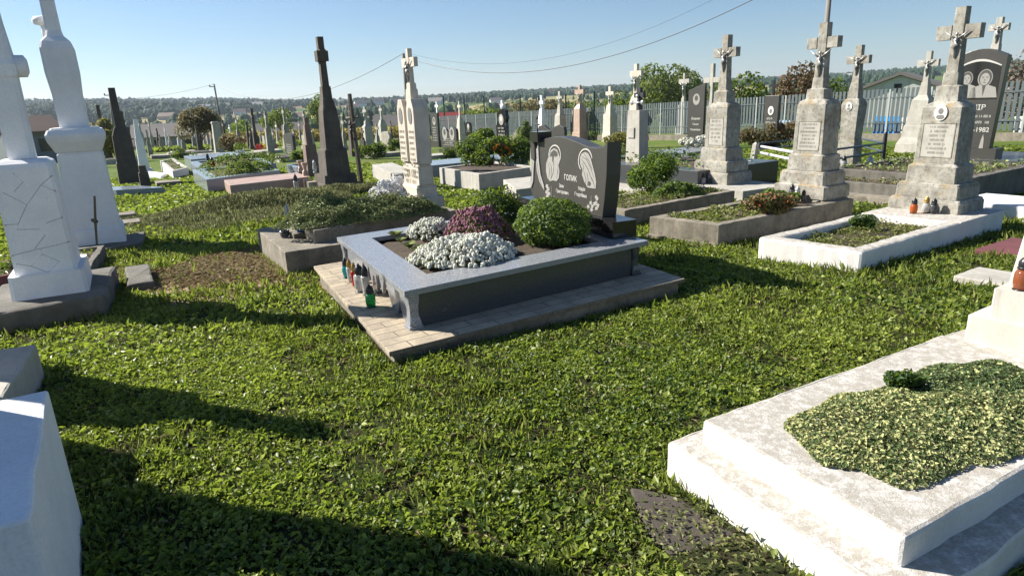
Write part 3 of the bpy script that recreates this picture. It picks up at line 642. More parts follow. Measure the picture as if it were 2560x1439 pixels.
# ------------------------------------------------------------------ plants
def shrub(name,label,cat,base,rad,n,size,mat,group=None,lobes=9,rz=0,stem=True,fl=None,flat=.9,lobe_r=.45,wr=.6):
    """a bush standing at base (world point of its foot), radii rad"""
    base=np.array(base,float); o=thing(name,label,cat,tuple(base),0,group)
    P,nn=blob(n,rad,lobes,fill=.3,lobe_r=lobe_r); zmin=-rad[2]*.75; P[:,2]=np.where(P[:,2]<zmin,zmin+RNG.random(n)*.3*rad[2],P[:,2]); P[:,2]-=zmin
    P[:,2]+=.03*rad[2]
    nn=nn+RNG.normal(size=nn.shape)*.7+np.array([0,0,.3]); leaves('foliage',P,size*RNG.uniform(.6,1.25,n),nn,LM[mat],wr=wr,parent=o)
    if stem:
        m=MB()
        for i in range(5):
            a=2*PI*i/5+random.random(); m.tube([(0,0,-.03),(rad[0]*.3*math.cos(a),rad[1]*.3*math.sin(a),rad[2]*.6),(rad[0]*.55*math.cos(a),rad[1]*.55*math.sin(a),rad[2]*1.2)],[max(.006,rad[0]*.03),.005,.003],5)
        m.build('stems',M['wood'],o)
    if fl: # flowers: (n, size, matkey)
        nf,sf,mk=fl; P,nn=blob(nf,[r*1.02 for r in rad],lobes,fill=0,lobe_r=lobe_r); k=(P[:,2]>-.1*rad[2]); P=P[k];nn=nn[k]; P[:,2]-=zmin
        heads('flower_heads',P,nn,sf,LM.get(mk) or M[mk],o)
    return o
def heads(name,P,nn,sf,mat,parent,pet=7):
    n=len(P); rep=pet
    PP=np.repeat(P,rep,0); N0=np.repeat(nn/np.linalg.norm(nn,axis=1,keepdims=True),rep,0)
    t=RNG.normal(size=PP.shape); t-=N0*(t*N0).sum(1,keepdims=True); t/=np.linalg.norm(t,axis=1,keepdims=True)
    s=np.repeat(sf*RNG.uniform(.75,1.15,n),rep)
    leaves(name,PP+t*s[:,None]*.3+N0*s[:,None]*.12,s*.75,N0+t*.5,mat,wr=.75,parent=parent,tdir=t,rnd=np.repeat(RNG.random(n),rep),droop=.25)
_b=[(math.cos(a)*math.cos(b),math.sin(a)*math.cos(b),math.sin(b)) for b in (-.55,.05,.65) for a in np.arange(6)*PI/3+b]+[(0,0,1)]
def balls(name,P,r,mat,parent):
    B=np.array(_b); n=len(P); k=len(B); rr=(r*RNG.uniform(.65,1.2,n))[:,None,None]; V=(P[:,None,:]+B[None]*rr*(1+RNG.normal(size=(n,k,1))*.10)).reshape(-1,3)
    f=[]
    for l in range(2):
        for j in range(6): p,q=l*6+j,l*6+(j+1)%6; f+=[(p,q,q+6),(p,q+6,p+6)]
    for j in range(6): f.append((12+j,12+(j+1)%6,18))
    F=(np.arange(n)[:,None,None]*k+np.array(f)[None]).reshape(-1,3)
    me=bpy.data.meshes.new(name); me.vertices.add(len(V)); me.vertices.foreach_set('co',V.reshape(-1)); me.loops.add(F.size); me.loops.foreach_set('vertex_index',F.reshape(-1).astype(np.int32)); me.polygons.add(len(F)); me.polygons.foreach_set('loop_start',(np.arange(len(F))*3).astype(np.int32)); me.polygons.foreach_set('loop_total',np.full(len(F),3,np.int32)); me.materials.append(mat)
    a=me.attributes.new('rnd','FLOAT','POINT'); a.data.foreach_set('value',np.repeat(RNG.random(n),k).astype(np.float32)); me.update(calc_edges=True); me.validate()
    o=bpy.data.objects.new(name,me); sc.collection.objects.link(o); o.parent=parent; return o
def mound(name,label,cat,ctr,rad,n,size,mat,fl=None,group=None,rot=0.,wr=.6,bz=1.):
    """low spreading plant: dome over an ellipse"""
    ctr=np.array(ctr,float); o=thing(name,label,cat,tuple(ctr),rot,group)
    def dome(n):
        u=RNG.random(n)**.5; a=RNG.random(n)*2*PI; ed=1+.10*np.sin(a*3+ctr[0])+.06*np.sin(a*7)
        x,y=u*np.cos(a)*ed,u*np.sin(a)*ed; bumpy=(.14*np.sin(x*7+ctr[0]*3)*np.cos(y*6)+.09*np.sin(x*17)*np.sin(y*15))*bz
        z=(1-u**2.9)+bumpy*(1-u**4); P=np.stack([x*rad[0],y*rad[1],z*rad[2]+.012],1); nn=np.stack([x/rad[0]*.6,y/rad[1]*.6,.8/rad[2]*(1.02-u**2*.85)],1); nn/=np.linalg.norm(nn,axis=1,keepdims=True); return P,nn
    P,nn=dome(n); P[:,2]*=RNG.uniform(.55,1.02,n); leaves('foliage',P,size*RNG.uniform(.6,1.2,n),nn+RNG.normal(size=nn.shape)*.55,LM[mat],wr=wr,parent=o)
    if fl:
        nf,sf,mk=fl; P,nn=dome(nf); P+=nn*sf*RNG.uniform(-.1,.9,nf)[:,None]; balls('flower_heads',P,sf*.5,LM.get(mk) or M[mk],o)
    return o
ZS=ZG-.03
def pm(px,py,z): return lv(px,py,z)
mound('flower_clump','larger clump of tiny white flowers at the front of the granite grave bed','flowers',pm(1166,650,ZS),(.46,.36,.17),1500,.03,'mum',(1900,.030,'whitef'),'flowering plants on the granite grave',rot=.3)
mound('flower_clump','smaller white flower clump at the back edge of the granite grave bed','flowers',pm(1080,590,ZS),(.24,.22,.14),700,.03,'mum',(600,.028,'whitef'),'flowering plants on the granite grave')
mound('flower_clump','round purple-pink chrysanthemum behind the white flowers','flowers',pm(1196,598,ZS),(.31,.30,.27),1500,.03,'mum',(1100,.028,'pinkf'),'flowering plants on the granite grave')
shrub('bush','round green leafy bush in front of the ГОЛИК headstone','bush',pm(1384,604,ZS),(.345,.345,.235),8000,.034,'mum','green bushes on the granite grave',lobes=0)
mound('bush','darker green bush left of the round one, beside the headstone edge','bush',pm(1245,568,ZS),(.36,.34,.40),4500,.038,'dark',group='green bushes on the granite grave',bz=.9)
def rosette(label,p,r,n=26,mat='sedum',g='succulent rosettes on the granite grave'):
    o=thing('succulent_rosette',label,'succulent',tuple(p),0,g); a=RNG.random(n)*2*PI; u=RNG.random(n)
    t=np.stack([np.cos(a),np.sin(a),.25+1.3*u],1); t/=np.linalg.norm(t,axis=1,keepdims=True); nn=np.stack([-np.cos(a)*.6,-np.sin(a)*.6,np.ones(n)],1)
    leaves('foliage',t*r*.45*(1.1-u[:,None]*.6)+[0,0,.01],r*.9,nn,LM[mat],wr=.55,parent=o,tdir=t,droop=0)
rl=['in the far corner of the bed','below the small white clump','beside the smallest rosette near the soil corner','in the middle of the rosette row','touching the big white clump','at the front soil corner','just left of the front rosette','lowest, on the grey frame edge']
for i,(x,y,r) in enumerate(((989,592,.085),(1003,607,.07),(1024,622,.085),(1043,634,.09),(1062,646,.10),(1079,655,.08),(1064,662,.08),(1092,666,.09),(1030,612,.05),(1050,624,.06))):
    lab=['tall rosette sprig at the far left corner of the granite bed','yellow-green rosette next to the tall sprig in the granite bed','pale open rosette under the small white clump','yellow-green rosette in the middle of the succulent row','large rosette touching the big white flower clump','rosette between the white clump and the front soil corner','lime rosette at the front soil corner of the granite bed','rosette closest to the grey frame near the front corner','tiny rosette just behind the pale open one','tiny rosette just behind the large one'][i]
    rosette(lab,pm(x,y,ZS+.01),r*1.25)
# bed weeds: little leaves scattered over a border's soil
def bedleaves(key,n,size,mat,label,name='bed_plants',sub=None,hmax=.06,reg=None,cat='bed plants'):
    a,b,c,d,z=BORD[key]; I=inset([a,b,d,c],.12); 
    u0,u1,v0,v1=reg or (0,1,0,1); u=RNG.uniform(u0,u1,n); v=RNG.uniform(v0,v1,n)
    I=[np.array(p) for p in I]
    P2=((1-u)*(1-v))[:,None]*I[0]+((1-u)*v)[:,None]*I[1]+(u*v)[:,None]*I[2]+(u*(1-v))[:,None]*I[3]
    k=np.sin(P2[:,0]*9+P2[:,1]*5)*np.cos(P2[:,1]*8-P2[:,0]*3)+RNG.normal(size=n)*.5>-.5; P2=P2[k]; n=len(P2)
    hh=hmax*(.4+.6*np.abs(np.sin(P2[:,0]*5)*np.cos(P2[:,1]*6)))
    P=np.column_stack([P2,z-(sub if sub is not None else .04)+RNG.random(n)*hh]); o=leaves(name,P,size*RNG.uniform(.6,1.3,n),np.column_stack([RNG.normal(size=(n,2))*.7,np.ones(n)]),LM[mat])
    return tag(o,label,cat,kind='stuff')
# ------------------------------------------------------------------ lanterns
def lantern(label,p,h,col,cap='blackp',shape=0,group='grave candle lanterns',foot_=True,rz=0):
    o=thing('grave_lantern',label,'grave lantern',tuple(p),rz,group); r=h*[.17,.20,.14,.22][shape]
    gm=G.get(col) or M[col]
    body={0:[(r*.8,0),(r*.8,.03*h),(r*.6,.08*h),(r*.75,.14*h),(r*1.,.3*h),(r*1.,.45*h),(r*.7,.58*h),(r*.62,.62*h)],1:[(r*.75,0),(r*.85,.04*h),(r*.7,.08*h),(r*.95,.14*h),(r*1.,.40*h),(r*.98,.56*h),(r*.7,.64*h)],
          2:[(r*.9,0),(r*.9,.03*h),(r*.8,.06*h),(r*.85,.3*h),(r,.55*h),(r*.95,.62*h)],3:[(r*.6,0),(r*.9,.08*h),(r*1,.25*h),(r*.95,.48*h),(r*.6,.6*h)]}[shape]
    m=MB(); m.lathe(body,16); m.build('glass_body',gm,o,smooth=True)
    m=MB(); b0=.60*h; m.lathe([(r*.78,b0),(r*.82,b0+.03*h),(r*.7,b0+.05*h),(r*.74,b0+.09*h),(r*.72,b0+.2*h),(r*.45,b0+.3*h),(r*.2,b0+.34*h),(r*.22,b0+.37*h),(r*.05,b0+.40*h)],16); m.build('cap',M[cap],o,smooth=True)
    if foot_: m=MB(); m.lathe([(r*.95,-.001),(r*.95,.018*h),(r*.82,.035*h)],16); m.build('foot_ring',M[cap],o,smooth=True)
    return o
zc=zs+.002
for (x,y,top,col,cap,sh,lab) in ((866,694,643,'teal','smokec',0,'small teal glass lantern with black cap, far end of the candle row'),(877,704,645,'clear','goldp',2,'slim clear lantern with gold cap second in the candle row'),(888,713,654,'red','goldp',2,'slim red lantern with gold cap third in the candle row'),
    (902,728,657,'clear','blackp',1,'clear glass lantern with ribbed foot and black cap beside the red one'),(917,736,659,'clear','blackp',2,'largest clear lantern with broad black cap by the pierced panel'),(928,766,709,'green','blackp',3,'round green glass lantern nearest the slab corner')):
    p=lv(x+ (0),y,zc); h=zrow(p,x,top)-zc; lantern(lab,p,h,col,'blackp' if cap=='smokec' else cap,sh)
GM='old grave monuments topped by crosses'
# ------------------------------------------------------------------ near left
border('L1f','rough grey stone footing under the tall whitewashed monument with the crack-pattern plinth','foundation',(262,735),(-90,800),(290,663),.20,None,M['foot'],bev=.03)
border('L1g','lower mossy step at the right rear corner of the whitewashed monument footing','foundation',(318,712),1.0,.25,.10,None,M['foot'],bev=.02)
o,cen,mpp,rg=monument('grave_monument','tall whitewashed monument at the left edge, domed body with a crack-like joint pattern',(226,727),
 [(727,205),(668,196),(668,163),(410,158),(398,150),(389,120),(386,70),(187,78),(187,88),(160,90),(147,80),(62,66),(0,60),(-20,58)],M['white'],k=1.33,ang=-60,group='tall whitewashed monuments on the left',zt=BORD['L1f'][4],cross=(-75,-45,-30,34,90,.5),c=.03)
zz_=zrow(cen,proj(cen)[0],166)-cen[2]; m=MB(); m.tube([(0,-.20,zz_),(0,-.18,zz_),(0,.18,zz_),(0,.20,zz_)],[.06,.095,.095,.06],12); m.build('round_cross_arm',M['white'],o,smooth=True)
# crack-like joints on the long side
w_,d_=rg[2][3],rg[2][4]; w2,d2=rg[3][3],rg[3][4]; h0,h1=rg[2][0],rg[3][0]
m=MB()
def side_pt(u,v): # u along depth 0..1 (near right = 1), v height 0..1
    dd=d_*(1-v)+d2*v; ww=w_*(1-v)+w2*v; return (ww/2+.0005, dd*(u-.5) , h0+(h1-h0)*v)
for pl in ([(.12,.80),(.45,.67),(.75,.84),(.97,.77)],[(.45,.67),(.24,.50),(.02,.50)],[(.24,.50),(.20,.45),(.55,.43),(.62,.37),(.40,.25)],[(.02,.21),(.4,.24),(.75,.26),(.98,.28)],[(.50,.19),(.74,.10),(.52,.01)],[(.50,.24),(.50,.19),(.28,.09),(.52,.01)],[(.28,.09),(.06,.13)],[(.68,.48),(.97,.52)],[(.35,.97),(.48,.88),(.30,.80)],[(.75,.84),(.97,.92)]):
    P=[side_pt(*q) for q in pl]; m.tube([(x-.003,y,z) for x,y,z in P],.005,4)
m.build('joint_lines',M['groove'],o)
border('L2f','grey stone footing under the second whitewashed monument','foundation',(352,606),(150,640),(362,578),.10,None,M['foot'],bev=.01)
o,cen,mpp,rg=monument('grave_monument','tall whitewashed monument with a flared capital and broad draped upper block, second from the left',(318,602),
 [(602,140),(563,134),(563,121),(371,113),(371,115),(347,140),(335,146),(329,146),(318,134),(313,126),(313,72),(231,74),(180,84),(120,84),(104,74),(92,46),(78,38),(0,36),(-60,36)],M['white'],k=1.25,ang=-60,group='tall whitewashed monuments on the left',zt=BORD['L2f'][4],cross=(-110,-60,-45,36,70,.6),c=.025)
Zc=lambda y: zrow(cen,proj(cen)[0],y)-cen[2]
m=MB(); m.tube([(-.25,-.1,Zc(50)),(-.35,-.12,Zc(110))],[.05,.05],8); m.lathe([(.02,-.07),(.12,-.05),(.15,0),(.12,.05),(.02,.07)],12,(-.28,-.1,Zc(50))); m.build('wreath_ornament',M['white'],o,smooth=True)
p=at(240,618,.12); st=thing('iron_grave_cross','thin rusty grave cross leaning right in front of the second whitewashed monument','cross',tuple(p),R(-58)); m=MB(); 
top=lv(288,498,p[2]+.72); m2=at(0,0) if 0 else None
m.tube([(0,0,-.1),(.16,.06,.36),(.3,.12,.74)],[.012,.018,.014],6); m.build('upright',M['wood'],st); m=MB(); m.tube([(.02,.07,.36),(.32,.04,.42)],[.028,.026],6); m.build('crossbar',M['wood'],st)
border('Lb','soil-filled grave kerb between the two whitewashed monuments','grave border',(225,668),(60,690),(262,612),.15,.08,M['foot'])
bedleaves('Lb',300,.05,'weed','low weeds inside the kerb between the whitewashed monuments')
# white block bottom left and what stands on it (mostly outside the frame)
def blk(key,name,label,cat,A3,dirs,h,mat,**k2):
    z=A3[2]; a=A3; b=a+dirs[0]; c=a+dirs[1]; d=b+c-a; BORD[key]=(a,b,c,d,z); foot([a,b,d,c])
    o=thing(name,label,cat,(a[0],a[1],z-h),0); m=MB(); m.prism(jag([tuple((p-a)[:2]) for p in (a,c,d,b)],jam(mat)),-.3,h); m.v=[(x,y,zz+(random.uniform(-1,1)*jam(mat)*.6 if zz>0 else 0)) for x,y,zz in m.v]; m.build('block',mat,o,bev=k2.get('bev',.015)); return o
a=at(73,1293,.6); c=lv(120.8,972,a[2])
blk('BL','whitewashed_block','big whitewashed grave block cut by the bottom left corner of the view','grave block',a,(D(212)*1.7,c-a),.6,M['white'],bev=.012)
q=np.array([-2.78,2.02,a[2]])
o=thing('grave_monument','whitewashed monument on the corner block, only its shadow in view','grave monument',tuple(q),R(32),'tall whitewashed monuments on the left')
m=MB(); m.loft([(0,0,0,.66,.7),(.9,0,0,.6,.64),(.95,0,0,.4,.4),(1.9,0,0,.26,.24)],.02); m.build('pillar',M['white'],o)
pC=at(91,858,.27); A=pC-D(116)*1.1
blk('B2','pale_slab','pale concrete slab corner at the left edge in front of the whitewashed monument','grave slab',A,(D(206)*1.6,pC-A),.27,M['conc2'])
q=lv(-12,872,pC[2]); q=q+D(116)*.22+D(206)*.40
zq=pC[2]; ob=thing('grave_monument','stone monument on the pale slab outside the left edge, only its shadow in view','grave monument',(-3.35,2.95,zq),R(26)); mb_=MB(); mb_.loft([(-.3,0,0,.75,.6),(.75,0,0,.66,.56)],.02); mb_.build('base_tier',M['conc2'],ob); mb_=MB(); mb_.loft([(.74,0,-.02,.34,.32),(2.45,0,-.02,.22,.2)],.02); mb_.build('pillar',M['conc2'],ob)
o=thing('grave_monument','white monument foot cut by the left edge, standing on the pale slab','grave monument',tuple(q),R(26),'tall whitewashed monuments on the left')
m=MB(); m.loft([(-.01,0,0,.62,.6),(.3,0,0,.6,.58)],.02); m.build('base_tier',M['white'],o); m=MB(); m.loft([(.29,0,0,.46,.44),(1.2,0,0,.38,.36),(1.3,0,0,.2,.18),(1.95,0,0,.16,.14)],.02); m.build('pillar',M['white'],o)
# ------------------------------------------------------------------ juniper grave with the twin panelled stele
border('T5a','low stepped concrete kerb block holding lanterns in front of the juniper grave','grave border',(712,631),(642,572),2.5,.28,None,M['curb'],bev=.01)
border('T5b','long raised concrete grave kerb overgrown with juniper','grave border',(784.6,575.7),(724,543),(1142,524.6),.45,.14,M['curb'],sd=.02,bev=.01)
zJ=BORD['T5b'][4]
zt5=BORD['T5a'][4]
pA=lv(735.7,597,zt5); st=thing('step_block','small concrete step against the juniper grave kerb','step',tuple(pA),R(33)); m=MB(); m.box(0,.35,0,.55,0,zJ-zt5-.1,.006); m.build('block',M['curb'],st)
mound('juniper','creeping green juniper spilling over the long concrete kerb, wide mat','shrub',lv(925,542,zJ),(1.08,.50,.22),12000,.045,'juniper',rot=R(33),wr=.38,bz=2.2)
mound('juniper','juniper tuft hanging over the front corner of the concrete kerb','shrub',lv(800,545,zJ),(.42,.45,.26),4600,.045,'juniper',rot=R(33),wr=.38,bz=1.8)
o=thing('artificial_flowers','heap of white artificial flowers against the foot of the pale twin-panel monument','flowers',tuple(lv(968,512,zJ)),R(33))
P=[];Nn=[]
for (x,y,z,r) in ((0,0,.10,.15),(-.18,-.05,.04,.13),(.15,.1,.2,.14),(.28,.22,.26,.13),(.3,.0,.12,.13),(.05,.16,.24,.12),(-.05,.2,.15,.12)):
    p,n_=blob(70,(r,r,r*.8),0,fill=0); P.append(p+[x,y,z]);Nn.append(n_)
heads('white_blooms',np.concatenate(P),np.concatenate(Nn),.055,leafmat('bright_petals',(.80,.80,.80),(.86,.86,.86),.1,.7),o,pet=9)
lantern('tall silver-white lantern on the kerb corner left of the juniper',lv(723,563,zt5),.30,'clear','silver',2)
lantern('blue-grey glass lantern with dark cap on the step beside the juniper',lv(751,588,zt5+.02),.30,'blue','blackp',2)
o=thing('candle_cup','small blue-grey candle cup lying on the stepped kerb','candle cup',tuple(lv(713,593,zt5)),0); m=MB(); m.lathe([(.045,0),(.055,.03),(.06,.09),(.05,.085),(.045,.02)],14); m.build('cup',G['smoke'],o,smooth=True)
o,cen,mpp,rg=monument('grave_monument','pale limestone twin-panelled stele topped by a cross, white flowers at its foot',(1044,523),
 [(523,122,1.7),(498,118,1.7),(498,90,1.7),(464,88,1.7),(463,76,2.4),(412,74,2.4),(411,73,3.2),(272,68,3.2),(262,52,3.2),(262,36,1.5),(222,31,1.5),(222,27,1.5),(207,25,1.5)],M['light'],k=1.7,zt=zJ-.02,group='big monuments in the middle of the view',cross=(121,144,167,17,26,.42),corp=(150,205,'silver'),c=.01)
bw,bd=rg[6][3],rg[6][4]; zb,zt2=rg[6][0],rg[7][0]
for sx in (-1,1):
    m=MB(); x0,x1=(sx*.04,sx*(bw/2-.015)); xa,xb=min(x0,x1),max(x0,x1); xm=(xa+xb)/2; hw=(xb-xa)/2
    m.slab([(xa,zb+.02),(xb,zb+.02),(xb,zt2),(xm+hw*.5,zt2+.13),(xm-hw*.5,zt2+.13),(xa,zt2)],-bd/2-.035,bd/2+.01); pn_=m.build('arched_panel',M['light'],o,bev=.006)
    m=MB(); r=.085; m.slab([(xm+r*.7*math.cos(2*PI*i/20),zt2-.09+r*1.3*math.sin(2*PI*i/20)) for i in range(20)],-bd/2-.042,-bd/2-.03); m.build('oval_portrait',M['skin'],pn_)
    m=MB(); 
    for i in range(9): scribble(m,xm-hw*.7,xm+hw*.6,zt2-.32-i*.075,-bd/2-.037,.034,i+sx)
    m.build('worn_inscription',M['inkl'],pn_)
m=MB(); z0_,z1_=rg[4][0]+.06,rg[5][0]-.06; 
for i in range(2): scribble(m,-rg[4][3]*.33,rg[4][3]*.33,z1_-.12-.14*i,-rg[4][4]/2-.002,.10,i+90)
m.build('worn_inscription',M['inkl'],o)
# ------------------------------------------------------------------ dark monument, pink granite grave
o,cen,mpp,rg=monument('grave_monument','tallest dark brown weathered stone monument with a slim knobbed cross',(812,477),
 [(477,122),(462,120),(462,108),(440,104),(440,80),(374,74),(374,60),(300,52),(276,48),(264,40),(250,36),(250,32),(216,29)],M['darkst'],k=1.15,hz=.05,group='big monuments in the middle of the view',cross=(92,124,154,21,34,.36),c=.02)
Zd=lambda y: zrow(cen,proj(cen)[0],y)-cen[2]; q_=.5*34/122*rg[0][4]*1.05; m=MB(); m.box(-q_,q_,-q_,q_,Zd(153),Zd(127),.025); m.build('cross_knob',M['darkst'],o)
o,cen,mpp,rg=monument('grave_monument','small dark red granite post monument just left of the tall dark monument',(800,438),
 [(438,38),(362,34),(362,20),(312,19),(312,14),(294,14)],M['brown'],k=1.1,hz=.1,group='small monuments left of the tall dark one',c=.008)
border('T3','long pink granite ledger grave left of the tall dark monument','grave slab',(574.5,463.5),(560,450),(771,442),.30,None,M['pink'],bev=.01)
zz=BORD['T3'][4]
for (x,y,hh,lb) in ((760,431,.33,'pink turned granite baluster vase, farther of the pair on the pink ledger'),(772,441,.36,'pink turned granite baluster vase, nearer of the pair on the pink ledger')):
    o=thing('granite_vase',lb,'vase',tuple(lv(x-8,y-2,zz)),R(-58),'pink granite vases'); m=MB(); m.loft([(0,0,0,.15,.15),(.1*hh/.3,0,0,.13,.13),(.13*hh/.3,0,0,.07,.07),(.2*hh/.3,0,0,.09,.09),(.28*hh/.3,0,0,.15,.15),(hh,0,0,.14,.14)],.012); m.build('body',M['pink'],o)
o=thing('leaning_wooden_cross','dark weathered wooden post cross leaning against the tall dark monument','cross',tuple(at(905,468)),R(-30)); m=MB()
pb_=at(905,468); ptop=lv(866,234,zrow(pb_,885,234)); v=zrow(pb_,888,234)-pb_[2]
m.tube([(0,0,-.1),(-.06,0,v*.5),(-.10,0,v)],[.07,.06,.055],6); m.build('post',M['wood'],o); m=MB(); m.tube([(-.30,0,v*.74),(.14,0,v*.76)],[.03,.03],6); m.build('crossbar',M['wood'],o); corpus(o,-.09,-.07,v*.52,v*.2,M['iron'])
lantern('tall clear lantern behind the pink vases',lv(788,431,zz),.36,'clear','silver',0)
o=thing('lantern_house','small beige stone lantern housing at the foot of the pink ledger','lantern',tuple(at(772,484)),R(-58)); m=MB(); m.box(-.13,.13,0,.22,0,.30,.01); m.build('housing',M['tiles'],o); m=MB(); m.box(-.16,-.14,-.05,.15,0,.35,.005); m.build('side_plate',M['pink'],o)
lantern('white candle lantern in front of the beige lantern housing',at(776,478)-D(33)*.35,.5,'clear','blackp',2)
# ------------------------------------------------------------------ mid left graves
border('T2','wide blue-grey granite double grave kerb with low plants, left of the pink ledger','grave border',(515.6,449),(481,424.5),(700,425),.38,.35,M['bluegr'])
bedleaves('T2',900,.07,'shrub','low dark plants in the blue-grey granite kerb',hmax=.07,sub=.02)
zz=BORD['T2'][4]
mound('low_shrub','round green cushion shrub in the middle of the blue-grey granite kerb','shrub',lv(604,432,zz),(.42,.42,.36),900,.07,'dark',group='cushion shrubs in the blue-grey kerb')
mound('low_shrub','smaller cushion shrub right of the middle one in the blue-grey kerb','shrub',lv(650,425,zz),(.4,.35,.25),700,.07,'shrub',group='cushion shrubs in the blue-grey kerb')
border('T2b','second blue-grey kerb with a dark hedge plant behind the double grave','grave border',(505,427),(474,404),(690,408),.38,.3,M['bluegr'])
zz=BORD['T2b'][4]
mound('low_shrub','long dark green hedge-like plant on the second blue-grey kerb','shrub',lv(610,413,zz),(1.6,.5,.45),1500,.09,'dark',rot=R(33))
lantern('red-orange glass lantern on the blue-grey kerb',lv(533,419,zz),.38,'red','blackp',3); lantern('dark lantern beside the red-orange one on the blue-grey kerb',lv(523,418,zz),.5,'smoke','blackp',2)
border('T1','pale blue-grey granite ledger table behind the planted kerbs','grave slab',(477,399),(459,390),(634,385),.45,None,M['bluegr'])
o=thing('flower_pot','white bowl of green plant on the pale granite ledger','plant pot',tuple(lv(601,385,BORD['T1'][4])),0); m=MB(); m.lathe([(.1,0),(.2,.12),(.22,.2),(.19,.2)],14); m.build('bowl',M['porc'],o); P,n_=blob(200,(.28,.28,.2),0); leaves('foliage',P+[0,0,.35],.09,n_,LM['shrub'],parent=o)
border('T0','cream whitewashed low grave kerb at the far left aisle','grave border',(431,428),(400,402),(470,418),.30,.12,M['wworn'])
bedleaves('T0',250,.08,'shrub','low plants in the cream kerb at the far left aisle')
border('L3s','wide grey ledger slab under the dark brown monument at left','grave slab',(290,475),(225,470),(412,468),.18,None,M['bluegr'])
monument('grave_monument','dark brown weathered monument with a broken-looking square post, left of the grass aisle',(352,451),
 [(452,58),(407,54),(407,50),(340,46),(318,30),(318,21),(219,18)],M['darkst'],k=.8,hz=.18,group='dark monuments at left',c=.02)
monument('grave_monument','narrow whitewashed obelisk right of the dark brown monument',(383,430),
 [(432,42),(424,40),(424,27),(345,20),(345,17),(298,9)],M['white'],k=.8,hz=.05,group='monuments along the left aisle',c=.01)
border('L4s','white step slab under the narrow whitewashed obelisk','grave slab',(402,441),(356,436),(416,432),.12,None,M['white'])
monument('grave_monument','dark stone post monument behind the dark brown one, in front of the yellow-green bush',(284,398),
 [(398,26),(330,22),(330,10),(263,9)],M['darkst'],k=1,group='dark monuments at left',c=.01)
monument('grave_monument','short dark monument top peeking over the dark brown monument right shoulder',(340,400),
 [(400,30),(318,26),(318,12),(277,10)],M['darkst'],k=1,group='dark monuments at left',c=.01)
monument('grave_monument','small grey monument head visible beside the capital of the second whitewashed monument',(232,420),
 [(420,34),(320,28),(320,18),(276,17)],M['conc'],k=1,group='dark monuments at left',c=.01)
monument('grave_post','short dark stone stub post in front of the dark brown monument',(378,466),[(466,28),(432,26),(432,20),(414,18)],M['darkst'],k=1,group='dark monuments at left',c=.01,hz=.1)
monument('grave_monument','dark monument at the far left edge behind the domed whitewashed one',(50,388),[(388,34),(330,28),(330,14),(296,12)],M['darkst'],k=1,group='dark monuments at left',c=.01,anchor='R')
for (x,y,w_,l_,h_,lb) in ((352,553,.5,.6,.12,'small grey slab right of the second whitewashed monument, nearer one'),(340,533,.5,.6,.14,'small grey slab right of the second whitewashed monument, farther one'),(572,520,.35,.3,.12,'small pale stone lump at the left end of the tall grass mound'),(452,452,.8,.7,.15,'small grey step at the corner of the blue-grey double grave')):
    blk('x%d'%x,'small_slab',lb,'slab',at(x,y,h_),(D(122)*w_,D(212)*l_),h_,M['curb'])
for (x,y,L_,lb) in ((250,400,2.2,'low white kerb behind the second whitewashed monument'),(420,384,3.,'dark low kerb line near the slim cross posts'),(505,388,2.5,'small grey kerb in front of the round fruit tree'),(700,392,2.5,'grey kerb of the slim dark monuments')):
    border('y%d'%x,lb,'grave border',(x,y),1.3,L_,.3,.12,M['conc2'])
border('T2c','white granite kerb around the black rounded headstone','grave border',(742,418),1.6,1.8,.3,.15,M['bluegr'])
